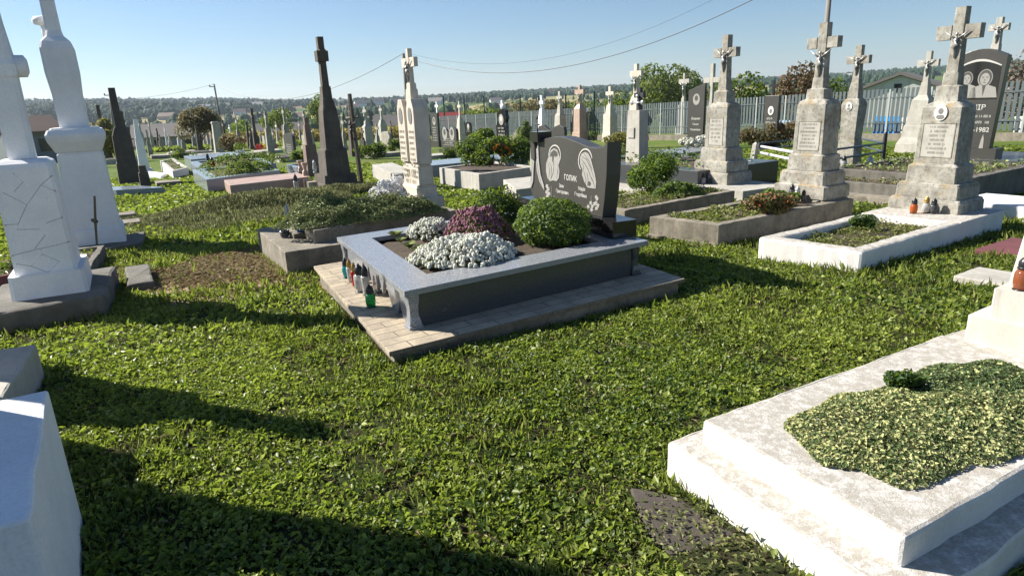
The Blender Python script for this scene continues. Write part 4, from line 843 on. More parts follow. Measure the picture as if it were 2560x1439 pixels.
far=[ # label,base,secs,mat,cross
('light grey squared pillar in front of the leaning utility pole',(563,384),[(384,27),(312,20),(307,24),(304,18)],'conc2',None),
('slim grey cross post, first of the row by the parked cars',(384,390),[(390,13),(352,10)],'conc',(324,332,337,5,9)),
('slim grey cross post, second of the row by the parked cars',(412,378),[(378,13),(352,9)],'conc',(336,342,346,4,8)),
('slim beige cross post, third of the row by the parked cars',(434,377),[(377,11),(352,8)],'light',(337,343,346,4,8)),
('white slim cross monument in front of the silver car',(458,377),[(377,12),(345,9)],'white',(316,326,331,4,9)),
('dark slim post monument near the round tree',(507,383),[(383,12),(350,9)],'darkst',(313,325,329,6,10)),
('short white cross stone right of the silver car',(498,375),[(375,9),(350,7)],'white',(333,340,344,4,8)),
('dark tall slim monument left of the yellow flowers',(651,377),[(377,16),(330,12)],'darkst',(271,288,293,8,14)),
('short dark cross beside the tall slim dark monument',(631,372),[(372,12),(335,9)],'darkst',(304,313,317,6,11)),
('grey-brown double-edged slim monument behind the yellow flowers',(689,388),[(388,22),(345,18),(320,15)],'conc',(277,289,294,8,14)),
('pale cross pillar above the round-topped black headstone',(731,368),[(368,22),(333,18),(311,12)],'conc',(266,276,282,6,13)),
('small grey cross pillar left of the dark red post monument',(778,370),[(370,18),(335,15),(316,9)],'conc',(277,285,290,5,11)),
('grey monument with a cross, first to the right of the leaning wooden cross',(899,392),[(392,26),(350,20),(312,17),(300,10)],'darkst',(264,275,281,7,13)),
('light grey cross monument third to the right of the leaning wooden cross',(940,372),[(372,36),(364,34),(364,28),(318,26),(312,14),(303,13)],'conc2',(265,274,281,8,15)),
('short cross monument tucked behind the light grey one',(937,368),[(368,20),(318,16),(308,10)],'conc',(282,290,294,6,12)),
('grey cross monument above the round slate headstone',(972,352),[(352,26),(312,22),(300,12)],'conc2',(264,271,277,6,12)),
('dark grey cross behind the pale twin-panel stele',(1050,330),[(330,40),(258,36)],'conc',(223,233,240,9,15)),
('slim white cross monument beside the tall dark stele',(1106,352),[(352,16),(305,13),(292,8)],'white',(253,262,268,5,11)),
('pale cross monument right of the heart-shaped double headstone',(1166,362),[(362,24),(320,21),(298,14),(290,8)],'light',(253,262,269,6,12)),
('white cross monument with a small statue, left of the light twin crosses',(1355,352),[(352,30),(318,28),(296,26),(296,20),(272,13)],'white',(238,252,261,9,15)),
('pale cross monument directly above the rear wavy headstone',(1400,352),[(352,34),(318,31),(289,28),(283,18),(262,12)],'conc2',(228,240,247,10,19)),
('pinkish brown cross monument in front of the fence',(1449,352),[(352,42),(331,40),(331,34),(272,31),(261,14)],'pink',(213,224,235,10,27)),
('beige cross monument with a dark tablet, right of the pinkish one',(1525,354),[(354,44),(332,40),(332,38),(285,35),(285,26),(270,22),(262,18)],'light',(216,229,238,11,25)),
('pale yellowish cross monument behind the plain concrete pillar',(1589,372),[(372,52),(345,48),(335,40),(256,34),(244,26),(236,16)],'light',(160,177,191,14,35)),
('small white-grey cross monument by the fence, left of the black rounded stele',(1708,336),[(336,40),(318,38),(318,31),(265,28),(256,14),(245,12)],'conc2',(183,198,209,8,29)),
]
for (lb,bs,ss,mt,cr) in far:
    big=ss[0][1]>28
    monument('grave_monument',lb,bs,ss,M[mt],k=1.1,cross=cr,group=GM,c=.008,corp=((cr[2]-2,cr[2]+(ss[-1][0]-cr[2])*.75+4,'silver') if big and cr else None),plaque=((ss[2][0]-(ss[2][0]-ss[-2][0])*.15,ss[2][0]-(ss[2][0]-ss[-2][0])*.15) if 0 else None))
ordn=('first','second','third','fourth','fifth','sixth','seventh','eighth','ninth','tenth','eleventh','twelfth','thirteenth','fourteenth','fifteenth','sixteenth','seventeenth','eighteenth','nineteenth','twentieth')
rr_=random.Random(4)
rowx=[336,398,425,446,474,519,531,586,603,618,644,661,677,703,745,760,789,863,948,986]
for i,x in enumerate(rowx):
    yb=rr_.uniform(360,372); hh=rr_.uniform(32,62); W=rr_.uniform(9,14); mt=rr_.choice(('darkst','conc','conc2','conc','white','light'))
    monument('grave_monument','%s slim cross, %s from left in the farthest row'%({'darkst':'dark','conc':'grey','conc2':'pale grey','white':'white','light':'beige'}[mt],ordn[i]),(x,yb),[(yb,W),(yb-hh*.15,W*.9),(yb-hh*.15,W*.7),(yb-hh*.6,W*.5)],M[mt],k=1.1,cross=(yb-hh,yb-hh*.86,yb-hh*.78,W*.28,W*.7),group='slim crosses of the farthest row',c=.008)
for i,x in enumerate([369,392,409,470,497,540,577,609,640,695,725,872,918,955,1062,1128,1192,1225,1290,1330]):
    yb=rr_.uniform(372,384); hh=rr_.uniform(50,84) if x<1000 else rr_.uniform(40,58); W=rr_.uniform(13,19); mt=rr_.choice(('darkst','conc','conc2','conc','darkst','light'))
    monument('grave_monument','%s slender cross monument, %s from left in the row before the farthest'%({'darkst':'dark','conc':'grey','conc2':'pale grey','light':'beige'}[mt],ordn[i]),(x,yb),[(yb,W),(yb-hh*.12,W*.95),(yb-hh*.12,W*.75),(yb-hh*.5,W*.6),(yb-hh*.58,W*.35)],M[mt],k=1.1,cross=(yb-hh,yb-hh*.88,yb-hh*.79,W*.24,W*.66),group='slender crosses of the row before the farthest',c=.008)
for i,x in enumerate((380,430,480,530,585,640,700,760,930,1070)):
    blk('z%d'%x,'low_slab','low %s grave slab, %s from left among the far rows'%(('grey','whitish')[i%2],ordn[i]),'grave slab',at(x,rr_.uniform(374,392),.2),(D(122)*rr_.uniform(1,1.8),D(33)*1.9),.2,M[('conc','conc2')[i%2]])
for i,(x,yb,yt,W,mt,sh,lb) in enumerate(((648,372,338,14,'blackm','round','small black rounded headstone left of the grey-brown slim monument'),(664,368,340,12,'conc','flat','small grey headstone just right of the small black rounded one'),(592,366,344,12,'conc','round','low grey headstone right of the orange-brown shrub'),(912,378,350,16,'blackm','round','small black headstone in front of the grey cross monument'),(1008,372,345,20,'blackm','wave','low black wavy headstone left of the twin-panel stele foot'),(715,372,346,12,'conc','flat','narrow grey headstone left of the black rounded one'))):
    headstone_q=(lb,(x,yb),W,yt,mt,sh); HQ.append(headstone_q) if 'HQ' in globals() else globals().__setitem__('HQ',[headstone_q])
# slabs / headstones (flat stones)
def headstone(label,base,W,top,mat,shape='flat',depth=.12,foot_=True,hz=0.,ang=-58,txt=0,etch='etchw',group='polished headstones',seed=1,port=False):
    """near right-front corner at base px, W px wide, top row"""
    c=at(*base,hz); cen,mpp,a1,a2=frame(base,W,4,hz,ang); w_=(W-depth*a2)/max(a1,.3*math.hypot(a1,a2)); h=zrow(c,base[0],top)-c[2]
    o=thing('headstone',label,'headstone',tuple(c+D(ang+180)*w_/2+D(ang+90)*depth/2),R(ang),group)
    hb=.18*h if foot_ else 0
    if foot_: m=MB(); m.box(-w_*.6,w_*.6,-depth,depth,-.1,hb,.01); m.build('base',M[mat],o)
    x=w_/2; T={'flat':[(x,h),(-x,h)],'round':[(x,h*.86)]+[(x*math.cos(a),h*.86+h*.14*math.sin(a)) for a in np.linspace(.2,PI-.2,9)]+[(-x,h*.86)],
      'wave':[(x,h*.9),(x*.8,h*.97),(x*.5,h),(x*.25,h*.95),(0,h*.86),(-x*.25,h*.84),(-x*.55,h*.9),(-x,h*.98)],'heart':[(x,h*.8),(x*.95,h*.93),(x*.6,h),(x*.25,h*.93),(0,h*.82),(-x*.2,h*.86),(-x*.55,h*.98),(-x*.9,h*.95),(-x,h*.8)],
      'arch':[(x,h*.93)]+[(x*u,h*(.93+.07*math.cos(u*PI/2))) for u in np.linspace(.9,-.9,9)]+[(-x,h*.93)],'slant':[(x,h),(-x,h*.9)],
      'leafy':[(x*.8,h*.7),(x,h*.8),(x*.8,h*.97),(x*.3,h),(-x*.3,h*.97),(-x*.8,h*.9),(-x*.6,h*.75),(-x,h*.6)]}[shape]
    m=MB(); m.slab([(-x*.96,hb),(x*.96,hb)]+T,-depth/2,depth/2); s_=m.build('stone',M[mat],o,bev=.005)
    r=random.Random(seed); m=MB()
    for i in range(txt):
        z=h*(.55-i*.075); ww=x*r.uniform(.45,.75); scribble(m,-ww,ww,z,-depth/2-.002,h*.04,seed+i)
    if txt: m.build('inscription',M[etch],o)
    if port:
        for px_ in ([0] if port==1 else [-x*.45,x*.45]):
            rr=x*(.42 if port==1 else .3); z=h*.76
            m=MB(); m.slab([(px_+rr*math.cos(a),z+rr*1.25*math.sin(a)) for a in np.linspace(0,2*PI,18)[:-1]],-depth/2-.004,-depth/2); e=m.build('etched_portrait',M['etch'],o)
            m=MB(); m.slab([(px_+rr*.5*math.cos(a),z+rr*.25+rr*.6*math.sin(a)) for a in np.linspace(0,2*PI,14)[:-1]],-depth/2-.006,-depth/2-.003); m.build('etched_face',M['etchd'] if mat!='black' else M['etchw'],e)
    foot([c,c+D(ang+180)*w_,c+D(ang+180)*w_+D(ang+90)*depth,c+D(ang+90)*depth]); return o,w_,h
for (lb,b_0,W,yt,mt,sh) in HQ: headstone(lb,b_0,W,yt,mt,sh,.14,seed=int(W))
headstone('black rounded-shoulder headstone behind the yellow lilies',(738,402),34,333,'blackm','round',.14,txt=7,seed=3)
headstone('grey low headstone right of the black rounded one',(770,372),19,337,'conc','round',.14,txt=0,seed=4)
headstone('small slanted black headstone left of the slim dark monuments',(634,371),22,331,'black','slant',.14,txt=5,seed=5)
headstone('dark slate headstone with a rounded corner below a grey cross monument',(977,366),27,329,'conc','round',.16,seed=6,foot_=False)
headstone('tall dark polished stele behind the heart-shaped headstone',(1098,368),22,282,'blackm','flat',.16,txt=6,seed=7,port=1)
headstone('grey and black heart-shaped double headstone with two etched figures',(1144,388),46,318,'blackm','heart',.14,txt=4,seed=8,port=2)
headstone('small black headstone behind the pale cross monument',(1179,352),16,305,'black','round',.12,txt=2,seed=9,port=1)
o,w_,h=headstone('slender black headstone with oval portrait, white globe ornament on top',(1270,384),34,272,'black','leafy',.16,txt=4,seed=10,port=1)
m=MB(); m.ell((w_*.1,0,h+.1),(.16,.14,.16)); m.box(-.02,.16,-.06,.06,h+.15,h+.42,.02); m.build('white_ornament',M['white'],o,smooth=False)
headstone('rear black headstone with a double wave outline, partly hidden by the ГОЛИК stone',(1412,400),74,312,'blackm','heart',.14,txt=0,seed=11)
o,w_,h=headstone('tall black stele reading Боднар Ганна Василівна by the fence',(1756,372),44,208,'blackm','slant',.12,txt=0,seed=12,port=1)
for i,(t,s_) in enumerate((('Боднар',.15),('Ганна',.13),('Василівна',.13))): textobj('inscription',t,s_,(0,-.064,h*(.45-i*.085)),M['etchw'],o,shear=.2)
o,w_,h=headstone('narrow black stele with oval portrait and small dark cross, by the fence',(1938,372),40,239,'blackm','flat',.16,txt=4,seed=13)
m=MB(); r=w_*.2; m.slab([(r*math.cos(a),h*.72+1.35*r*math.sin(a)) for a in np.linspace(0,2*PI,20)[:-1]],-.10,-.07); e=m.build('oval_portrait',M['porc'],o); m=MB(); m.slab([(r*.5*math.cos(a),h*.71+r*.75*math.sin(a)) for a in np.linspace(0,2*PI,16)[:-1]],-.103,-.099); m.build('portrait_print',M['skin'],e)
m=MB(); m.box(-.05,.05,-.05,.05,h,h+.62,.01); m.box(-.19,.19,-.045,.045,h+.36,h+.46,.01); m.build('cross',M['black'],o)
# plain tall cross behind the middle right monument
o,cen,mpp,rg=monument('grave_cross','tall plain grey stone cross behind the black rounded stele',(1774,372),[(372,22),(300,18),(256,15)],M['conc2'],k=1,cross=(160,194,207,14,46),group=GM)
# plain concrete pillar
o,cen,mpp,rg=monument('grave_monument','plain smooth grey concrete pillar with a small tablet and a silver crucifix on top',(1598,455),[(455,66,1.6),(428,62,1.6),(428,60,1.6),(276,52,1.6)],M['conc2'],k=1.6,hz=.1,group='plain pillar',split=True)
zt_=rg[-1][0]; m=MB(); m.box(-.16,.06,-rg[-1][4]/2-.035,-.1,zt_*.62,zt_*.76,.003); m.build('tablet',M['conc2'],o)
m=MB(); m.box(-.06,.06,.02,.1,zt_-.01,zt_+.50,.006); m.box(-.16,.16,.02,.1,zt_+.28,zt_+.39,.006); cc=m.build('small_cross',M['iron'],o)
m=MB(); m.tube([(0,-.02,zt_),(0,-.02,zt_+.3)],.018); m.tube([(-.16,-.02,zt_+.17),(.16,-.02,zt_+.17)],.02)
for x in (-.17,.17): m.ell((x,-.02,zt_+.17),(.055,.03,.055))
m.ell((0,-.02,zt_+.31),(.045,.03,.045)); m.build('silver_cross',M['silver'],cc,smooth=True)
# ------------------------------------------------------------------ right: three big cross monuments and their beds
GB='grave beds in front of the big cross monuments'; GR='big concrete cross monuments on the right'
border('T10','concrete bed kerb with a tall green bush, behind the black ГОЛИК headstone','grave border',(1562,526.5),1.25,(1837.5,476),.25,.13,M['curb'],GB)
border('P10','flat pale concrete pad under the big cross monument nearest the plain pillar','grave slab',(1858,478),1.5,(1985,462),.20,None,M['conc2'])
monument('grave_monument','big weathered concrete cross monument nearest the plain pillar',(1818,463.6),
 [(465,160),(434,157),(431.5,138),(405,136),(404,109),(371,106),(369,89),(268,89),(262,80),(256,57),(229,54),(225,38),(199,34)],M['conc'],k=1.3,zt=BORD['P10'][4],group=GR,cross=(89,121,144,29,69),corp=(126,180,'silver'),plaque=(295,360,.62),c=.014,lines=6)
border('T11','rough concrete bed kerb with rusty-leaved plants and a plinth course, middle of the three beds','grave border',(1797.7,562.8),(1624,541.7),(2135,496),.28,.14,M['curb'],GB,lip=(.04,.05))
monument('grave_monument','big weathered concrete cross monument in the middle of the three, no oval portrait',(2056.6,531),
 [(531,192),(500,190),(500,192),(470,190),(465,166),(432,165),(428.7,133),(391,131),(387,114),(261,110),(252,96),(247,70),(223,67),(220,46),(193,43)],M['conc'],k=1.3,zt=BORD['T11'][4]-.15,group=GR,cross=(60,96,123,36,90),corp=(128,193,'silver'),plaque=(303,372,.58),c=.014,lines=7)
border('T12','thick whitewashed bed kerb with sparse weeds, in front of the portrait cross monument','grave border',(2157.6,629.8),(1896,592.6),(2512,525),.22,.17,M['wworn'],GB,sd=.12,bev=.03)
a,b,c,d,z=BORD['T12']
o=thing('whitewashed_pad','whitewashed pad under the cross monument with an oval portrait','grave slab',tuple(a*.36+c*.64-np.array([0,0,.2])),0); O=a*.36+c*.64
m=MB(); Pq=[a*.36+c*.64,c,d,b*.36+d*.64]; ctr_=sum(Pq)/4; m.prism([tuple((p-O)[:2]*1.0) for p in Pq],-.1,.203); m.build('pad',M['wworn'],o,bev=.01)
monument('grave_monument','biggest weathered concrete cross monument, with a white oval portrait, at right',(2396.6,539),
 [(539,243),(505,240),(502,211),(464,209),(461,169),(420,166),(412,142),(268,137),(259,110),(254,85),(215,81),(212,57),(181,54)],M['conc'],k=1.3,zt=BORD['T12'][4],group=GR,cross=(24,68,103,42,121),corp=(84,148,'silver'),plaque=(308,388,.60),oval=(281,30,.0),c=.014,lines=7)
monument('grave_monument','leaning grey cross monument with a small oval portrait, behind the middle big one',(2132,407),
 [(410,66),(351,60),(351,54),(262,66),(250,54),(246,40),(222,36),(205,28)],M['conc'],k=1.2,hz=.1,group='cross monuments near the fence at right',cross=(115,141,161,24,64),corp=(143,190,'silver'),oval=(266,15,-.05),c=.012)
monument('grave_monument','pale grey cross monument with spreading base, left of the biggest one',(2316,378),
 [(380,118),(362,112),(345,92),(314,84),(314,78),(250,60),(238,34),(205,24)],M['conc2'],k=1.1,hz=.1,group='cross monuments near the fence at right',cross=(130,151,167,18,58),corp=(152,192,'silver'),c=.012)
monument('grave_monument','grey cross top with a silver figure rising behind the black double-portrait stele',(2462,380),
 [(380,60),(200,44),(140,30),(112,27)],M['conc2'],k=1.1,hz=.1,group='cross monuments near the fence at right',cross=(48,64,81,22,56),corp=(68,112,'silver'),c=.012)
# black double portrait stele
c=at(2477,400,.25); cen,mpp,a1,a2=frame((2477,400),150,5,.25); w_=1.10; h=zrow(c,2477,120)-c[2]
o=thing('headstone','large dark polished stele with etched double portrait of a couple and a curved top','headstone',tuple(c+D(122)*w_/2+D(32)*.1),R(-58),'polished headstones')
m=MB(); m.box(-w_*.55,w_*.6,-.16,.2,-.2,.27,.01); m.build('base',M['blackm'],o)
x=w_/2; m=MB(); m.slab([(-x*.9,.27),(x*.86,.27),(x,h*.93)]+[(x*u,h*(.93+.07*math.cos(u*PI/2))) for u in np.linspace(.8,-.8,9)]+[(-x,h*.93)],-.1,.1); s_=m.build('stone',M['blackm'],o,bev=.006)
m=MB(); m.slab([(-x*.82,h*.55),(x*.82,h*.55),(x*.82,h*.84)]+[(x*.82*u,h*(.84+.05*math.cos(u*PI/2))) for u in np.linspace(.8,-.8,9)]+[(-x*.82,h*.84)],-.104,-.1); m.build('portrait_field',M['black'],o)
m=MB(); m.slab([(x*.82*u,h*(.85+.06*math.cos(u*PI/2))) for u in np.linspace(-1,1,11)]+[(x*.82*u,h*(.84+.05*math.cos(u*PI/2))) for u in np.linspace(1,-1,11)],-.106,-.1); m.build('bright_arc',M['etchw'],o)
for (px_,sc_) in ((x*.28,1.),(-x*.42,.82)):
    z=h*.74; e=MB(); hd=lambda cx,cz,rx,rz,n=20:[(cx+rx*math.cos(a),cz+rz*math.sin(a)) for a in np.linspace(0,2*PI,n+1)[:-1]]
    e.slab(hd(px_,z,.155*sc_,.20*sc_),-.106,-.103); ee=e.build('halo',M['etch'],o)
    e=MB(); e.slab(hd(px_,z+.005,.135*sc_,.18*sc_),-.109,-.105); e.build('hair',M['etchd'],ee)
    e=MB(); e.slab(hd(px_,z-.025*sc_,.10*sc_,.14*sc_),-.112,-.108); e.slab([(px_-.30*sc_,h*.565),(px_+.30*sc_,h*.565),(px_+.25*sc_,z-.22*sc_),(px_+.07*sc_,z-.15*sc_),(px_-.07*sc_,z-.15*sc_),(px_-.25*sc_,z-.22*sc_)],-.108,-.104); e.build('etched_portrait',M['etch'],ee)
    e=MB()
    for q in (-1,1): e.slab(hd(px_+q*.042*sc_,z-.0*sc_,.018*sc_,.008*sc_,8),-.114,-.111); e.slab(hd(px_+q*.042*sc_,z+.03*sc_,.026*sc_,.006*sc_,8),-.114,-.111)
    e.slab(hd(px_,z-.10*sc_,.032*sc_,.008*sc_,8),-.114,-.111); e.slab([(px_-.012,z-.06*sc_),(px_+.014,z-.06*sc_),(px_,z-.01)],-.114,-.111)
    e.slab([(px_-.035*sc_,z-.17*sc_),(px_+.035*sc_,z-.17*sc_),(px_,h*.58)],-.1105,-.106); e.build('face_details',M['etchd'],ee)
textobj('inscription','ІНІВ',.17,(x*.15,-.103,h*.455),M['etchw'],o); 
m=MB(); scribble(m,-x*.2,x*.75,h*.385,-.102,.06,5); scribble(m,-x*.2,x*.72,h*.33,-.102,.06,6); m.build('inscription_small',M['etchw'],o)
textobj('inscription','27-1982',.15,(x*.3,-.103,h*.255),M['etchw'],o)
m=MB(); m.slab([(x*.45,h*.10),(x*.62,h*.10),(x*.6,h*.19),(x*.55,h*.235),(x*.5,h*.19)],-.104,-.1); m.build('etched_candle',M['etch'],o)
# raised dark concrete bed on the right behind
border('T14','long dark concrete kerb with green ground cover, behind the biggest cross monument','grave border',(2428,446),2.4,2.6,.45,.15,M['foot'],sd=.02)
bedleaves('T14',1500,.06,'sedum','bright green ground cover in the dark concrete kerb',hmax=.10,sub=.0)
border('T15','brown earth bed with a low kerb and lanterns, behind the middle big monument','grave border',(2300,470),2.0,1.6,.30,.12,M['foot'],sd=.02)
bedleaves('T15',600,.06,'weed','patchy plants in the brown earth bed behind the middle big monument',hmax=.10,sub=.0)
zz=BORD['T15'][4]; lantern('clear lantern on the brown earth bed',lv(2172,434,zz),.34,'clear','silver',3); lantern('second clear lantern, right of the first on the brown earth bed',lv(2223,436,zz),.24,'clear','blackp',3); lantern('white lantern close to the middle big monument',lv(2108,425,zz),.30,'clear','blackp',1)
# pavement strips between the monuments
border('P11','low brown concrete strip between the middle and the biggest monument','path slab',(2250,500),1.2,1.0,.12,None,M['curb'])
# pipe railings and posts
def railing(label,pts,zs_,r,mat,post=None):
    o=thing('pipe_railing',label,'railing',tuple(pts[0]),0,'pipe railings between the monuments')
    for zq in zs_:
        m=MB(); m.tube([tuple(p-pts[0]+np.array([0,0,zq])) for p in pts],r,8); m.build('rail',M[mat],o,smooth=True)
    for p in pts:
        if post: m=MB(); v=p-pts[0]; m.loft([(-.1,v[0],v[1],.09,.09),(post,v[0],v[1],.08,.08),(post+.06,v[0],v[1],.02,.02)],.005); m.build('post',M['iron'],o)
p1,p2=at(1898,415),at(1990,430)
railing('two bright reflecting pipe rails between the first and middle big monuments',[at(1900,418),at(2010,452)],(.42,.60),.035,'chrome')
railing('dark blue-grey pipe railing behind the middle big monument',[at(2075,428),at(2206,405),at(2140,385)],(.30,.55),.03,'bluemet',.75)
railing('thin grey pipe rails behind the bright ones',[at(1895,400),at(1990,388)],(.35,.55),.02,'bluemet')
pp=at(1878,425); o=thing('concrete_post','small leaning grey concrete post at the end of the bright rails','post',tuple(pp),R(-58)); m=MB(); m.loft([(-.1,-.0,0,.17,.15),(.72,.10,0,.14,.13),(.78,.10,0,.02,.02)],.01); m.build('post',M['conc2'],o)
# beds: plants
bedleaves('T10',3000,.042,'weed','low weeds in the bed with the tall green bush',hmax=.09,sub=.02)
bedleaves('T11',2200,.042,'weed','low plants in the middle bed',hmax=.08,sub=.03,reg=(0,.55,0,1))
bedleaves('T12',6500,.032,'weed','dry and green weeds inside the whitewashed kerb',hmax=.11,sub=.12,reg=(0,.62,0,1))
z=BORD['T10'][4]; shrub('bush','tall bright green bush standing in the bed behind the black headstone','bush',lv(1628,478,z-.03),(.44,.44,.42),4200,.055,'shrub',lobes=14,lobe_r=.5)
mound('leafy_plant','low leafy plant right of the tall green bush','plant',lv(1690,486,z),(.42,.3,.2),700,.075,'mum',fl=None)
z=BORD['T11'][4]; shrub('leafy_plant','rust and green leaved plant in the middle bed near the monument','plant',lv(1905,535,z-.03),(.48,.28,.17),1500,.065,'rust',lobes=10)
shrub('leafy_plant','grey-green broad leaved plant at the far end of the middle bed','plant',lv(1945,520,z-.03),(.3,.25,.17),600,.085,'mum',lobes=8)
z=BORD['T12'][4]-.10; shrub('small_bush','small dark bush in the corner of the whitewashed kerb','bush',lv(2152,577,z),(.15,.15,.12),500,.05,'dark',lobes=6)
z=BORD['T11'][4]
for (x,y,h,col,cap,s,lb) in ((1978,500,.24,'smoke','blackp',1,'dark lantern, left of the group at the middle big monument'),(1992,503,.22,'amber','silver',3,'brownish round lantern in the group at the middle big monument'),(2008,503,.17,'smoke','blackp',3,'small dark lantern, right of the group at the middle big monument')): lantern(lb,lv(x,y,z),h,col,cap,s)
z=BORD['P10'][4]
for (x,y,h,col,cap,s,lb) in ((1749,461,.26,'clear','blackp',1,'left clear lantern at the foot of the big monument nearest the pillar'),(1757,463,.28,'clear','blackp',1,'right clear lantern at the foot of the big monument nearest the pillar'),(1775,463,.17,'smoke','blackp',3,'small dark lantern at the foot of the big monument nearest the pillar')): lantern(lb,lv(x,y+3,z-.05),h,col,cap,s)
z=BORD['T12'][4]+.004
for (x,y,h,col,cap,s,lb) in ((2283,533,.20,'orange','blackp',3,'orange-red round lantern at the foot of the biggest cross monument'),(2313,531,.21,'clear','goldp',3,'clear lantern with a gold cap beside the orange one'),(2332,534,.20,'smoke','blackp',3,'small dark lantern right of the gold-capped one')): lantern(lb,lv(x,y,z),h,col,cap,s)
lantern('turquoise glass lantern beside the plain concrete pillar',at(1558,448,.1),.38,'teal','blackp',3); lantern('small dark green lantern next to the turquoise one',at(1570,449,.1),.26,'smoke','blackp',3)
border('P12','pale concrete footing of the plain pillar holding the turquoise lantern','grave slab',(1612,478),1.6,1.4,.09,None,M['conc2'])
# graves behind the black headstone
border('T6','whitewashed concrete bed kerb full of marigolds and bushes left of the black headstone','grave border',(1196.8,435.8),(1097.8,419),(1340,416),.42,.13,M['conc2'],sd=.03)
z=BORD['T6'][4]
shrub('bush','dark green bush at the left of the marigold bed','bush',lv(1195,417,z-.05),(.55,.5,.40),1400,.09,'dark',group='bushes in the marigold bed',lobes=8)
shrub('bush','marigold bush with orange blooms in the middle of the marigold bed','bush',lv(1252,412,z-.05),(.55,.5,.45),1300,.09,'shrub',group='bushes in the marigold bed',lobes=8,fl=(26,.17,'orangef'))
shrub('bush','rounded bush at the right of the marigold bed by the black headstone','bush',lv(1303,410,z-.05),(.5,.45,.42),1200,.09,'mum',group='bushes in the marigold bed',lobes=8)
border('T7','small pale grey concrete box grave right of the marigold bed','grave slab',(1290,474),(1258,449),1.7,.28,None,M['conc2'])
border('T8','dark granite kerb and slab strip behind the marigold bed','grave slab',(1076,414),1.6,3.6,.4,None,M['bluegr'])
border('T9','low pale concrete grave box with lanterns behind the twin-panel stele','grave slab',(985,437),(930,411),.7,.35,None,M['conc2'])
z=BORD['T9'][4]
pt_=at(955,440)
for (x,y,h,col,cap,s,lb) in ((936,440,.34,'clear','blackp',1,'leftmost small lantern in front of the low pale grave box'),(950,441,.45,'clear','blackp',1,'middle lantern in front of the low pale grave box'),(959,443,.42,'yellow','blackp',3,'amber lantern in front of the low pale grave box')): lantern(lb,at(x,y),h,col,cap,s)
for (x,y,h,col,lb) in ((1113,452,.40,'clear','left lantern leaning on the side of the marigold bed'),(1124,456,.44,'clear','middle lantern leaning on the side of the marigold bed'),(1136,461,.40,'yellow','amber lantern leaning on the side of the marigold bed'),(1146,465,.34,'clear','right lantern leaning on the side of the marigold bed')): lantern(lb,at(x,y),h,col,'blackp',1)
for k_,(lb,p,r_,n_,s_,mt) in enumerate((('leafy bush left of the slender black headstone','1208,392',(.9,.8,.8),2200,.16,'shrub'),('low round bush in front of the heart-shaped headstone','1165,398',(.55,.5,.5),900,.12,'mum'),('tall narrow bush between the slender black stone and the rear wavy one','1312,390',(.42,.42,.95),1500,.12,'olive'),
   ('small dark bush beside the dark slate headstone','985,382',(.6,.5,.5),700,.13,'dark'),('round bush below the grey cross monuments','935,398',(.75,.6,.5),1000,.12,'dark'),('green bush left of the round one behind the leaning wooden cross','905,398',(.5,.5,.4),600,.12,'shrub'),
   ('small bush behind the leaf-edged kerb near the heart-shaped headstone','1125,398',(.4,.4,.35),500,.11,'dark'),('autumn-coloured low bush by the plain pillar','1545,372',(.9,.7,.5),900,.13,'yell'),('orange-tipped shrub in front of the black fence stele','1905,372',(1.2,.8,.75),1500,.14,'autumn'),('red flowering shrub beside the orange-tipped one','1962,368',(1.0,.7,.65),1100,.13,'rust'),('pale leaved plant left of the plain pillar foot','1548,400',(.45,.4,.4),500,.1,'olive'),
   ('orange-brown shrub right of the leaning utility pole','588,384',(1.2,1.,.9),1200,.18,'rust'),('yellow flowering lily plant in front of the black rounded headstone','752,408',(.6,.5,.35),700,.13,'shrub'),('grey-green plants by the narrow aisle','462,398',(.8,.8,.5),600,.15,'dark'))):
    x,y=map(float,p.split(',')); fl=None
    if 'lily' in lb: fl=(40,.14,'yellf')
    if 'red flowering' in lb: fl=(40,.14,'redf')
    shrub('bush',lb,'bush',at(x,y),r_,n_,s_,mt,'bushes among the far graves',lobes=8,fl=fl,stem=True)
border('T16','dark granite double grave kerb with a white-flowered plant, behind the green bush','grave border',(1745,428),4.,2.6,.5,.4,M['grand'])
bedleaves('T16',700,.09,'mum','plants with white flowers in the dark granite kerb',hmax=.22,sub=-.02)
o=thing('flower_clump','white flowering clump on the dark granite kerb by the first big monument','flowers',tuple(lv(1742,372,BORD['T16'][4])),0); P,n_=blob(170,(.5,.4,.25),5,fill=.2); heads('flower_heads',P+[0,0,.15],n_,.1,M['whitef'],o)
border('T17','polished grey ledger with a raised tablet near the fence, behind the dark granite kerb','grave slab',(1690,385),1.5,2.6,.45,None,M['gran'])
border('T18','dark polished low grave at the far right by the fence','grave slab',(2560,404),1.4,2.4,.25,None,M['grand'])
o=thing('flower_pot_stand','orange pumpkin-like ornament on a stake beside the twin-panel stele','ornament',tuple(at(1070,375)),0); m=MB(); m.tube([(0,0,0),(0,0,1.1)],.02,6); m.build('stake',M['wood'],o); m=MB(); m.lathe([(.05,.42),(.24,.5),(.28,.62),(.22,.76),(.05,.8)],12); m.build('globe',M['orangeg'] if 'orangeg' in M else G['orange'],o,smooth=True)
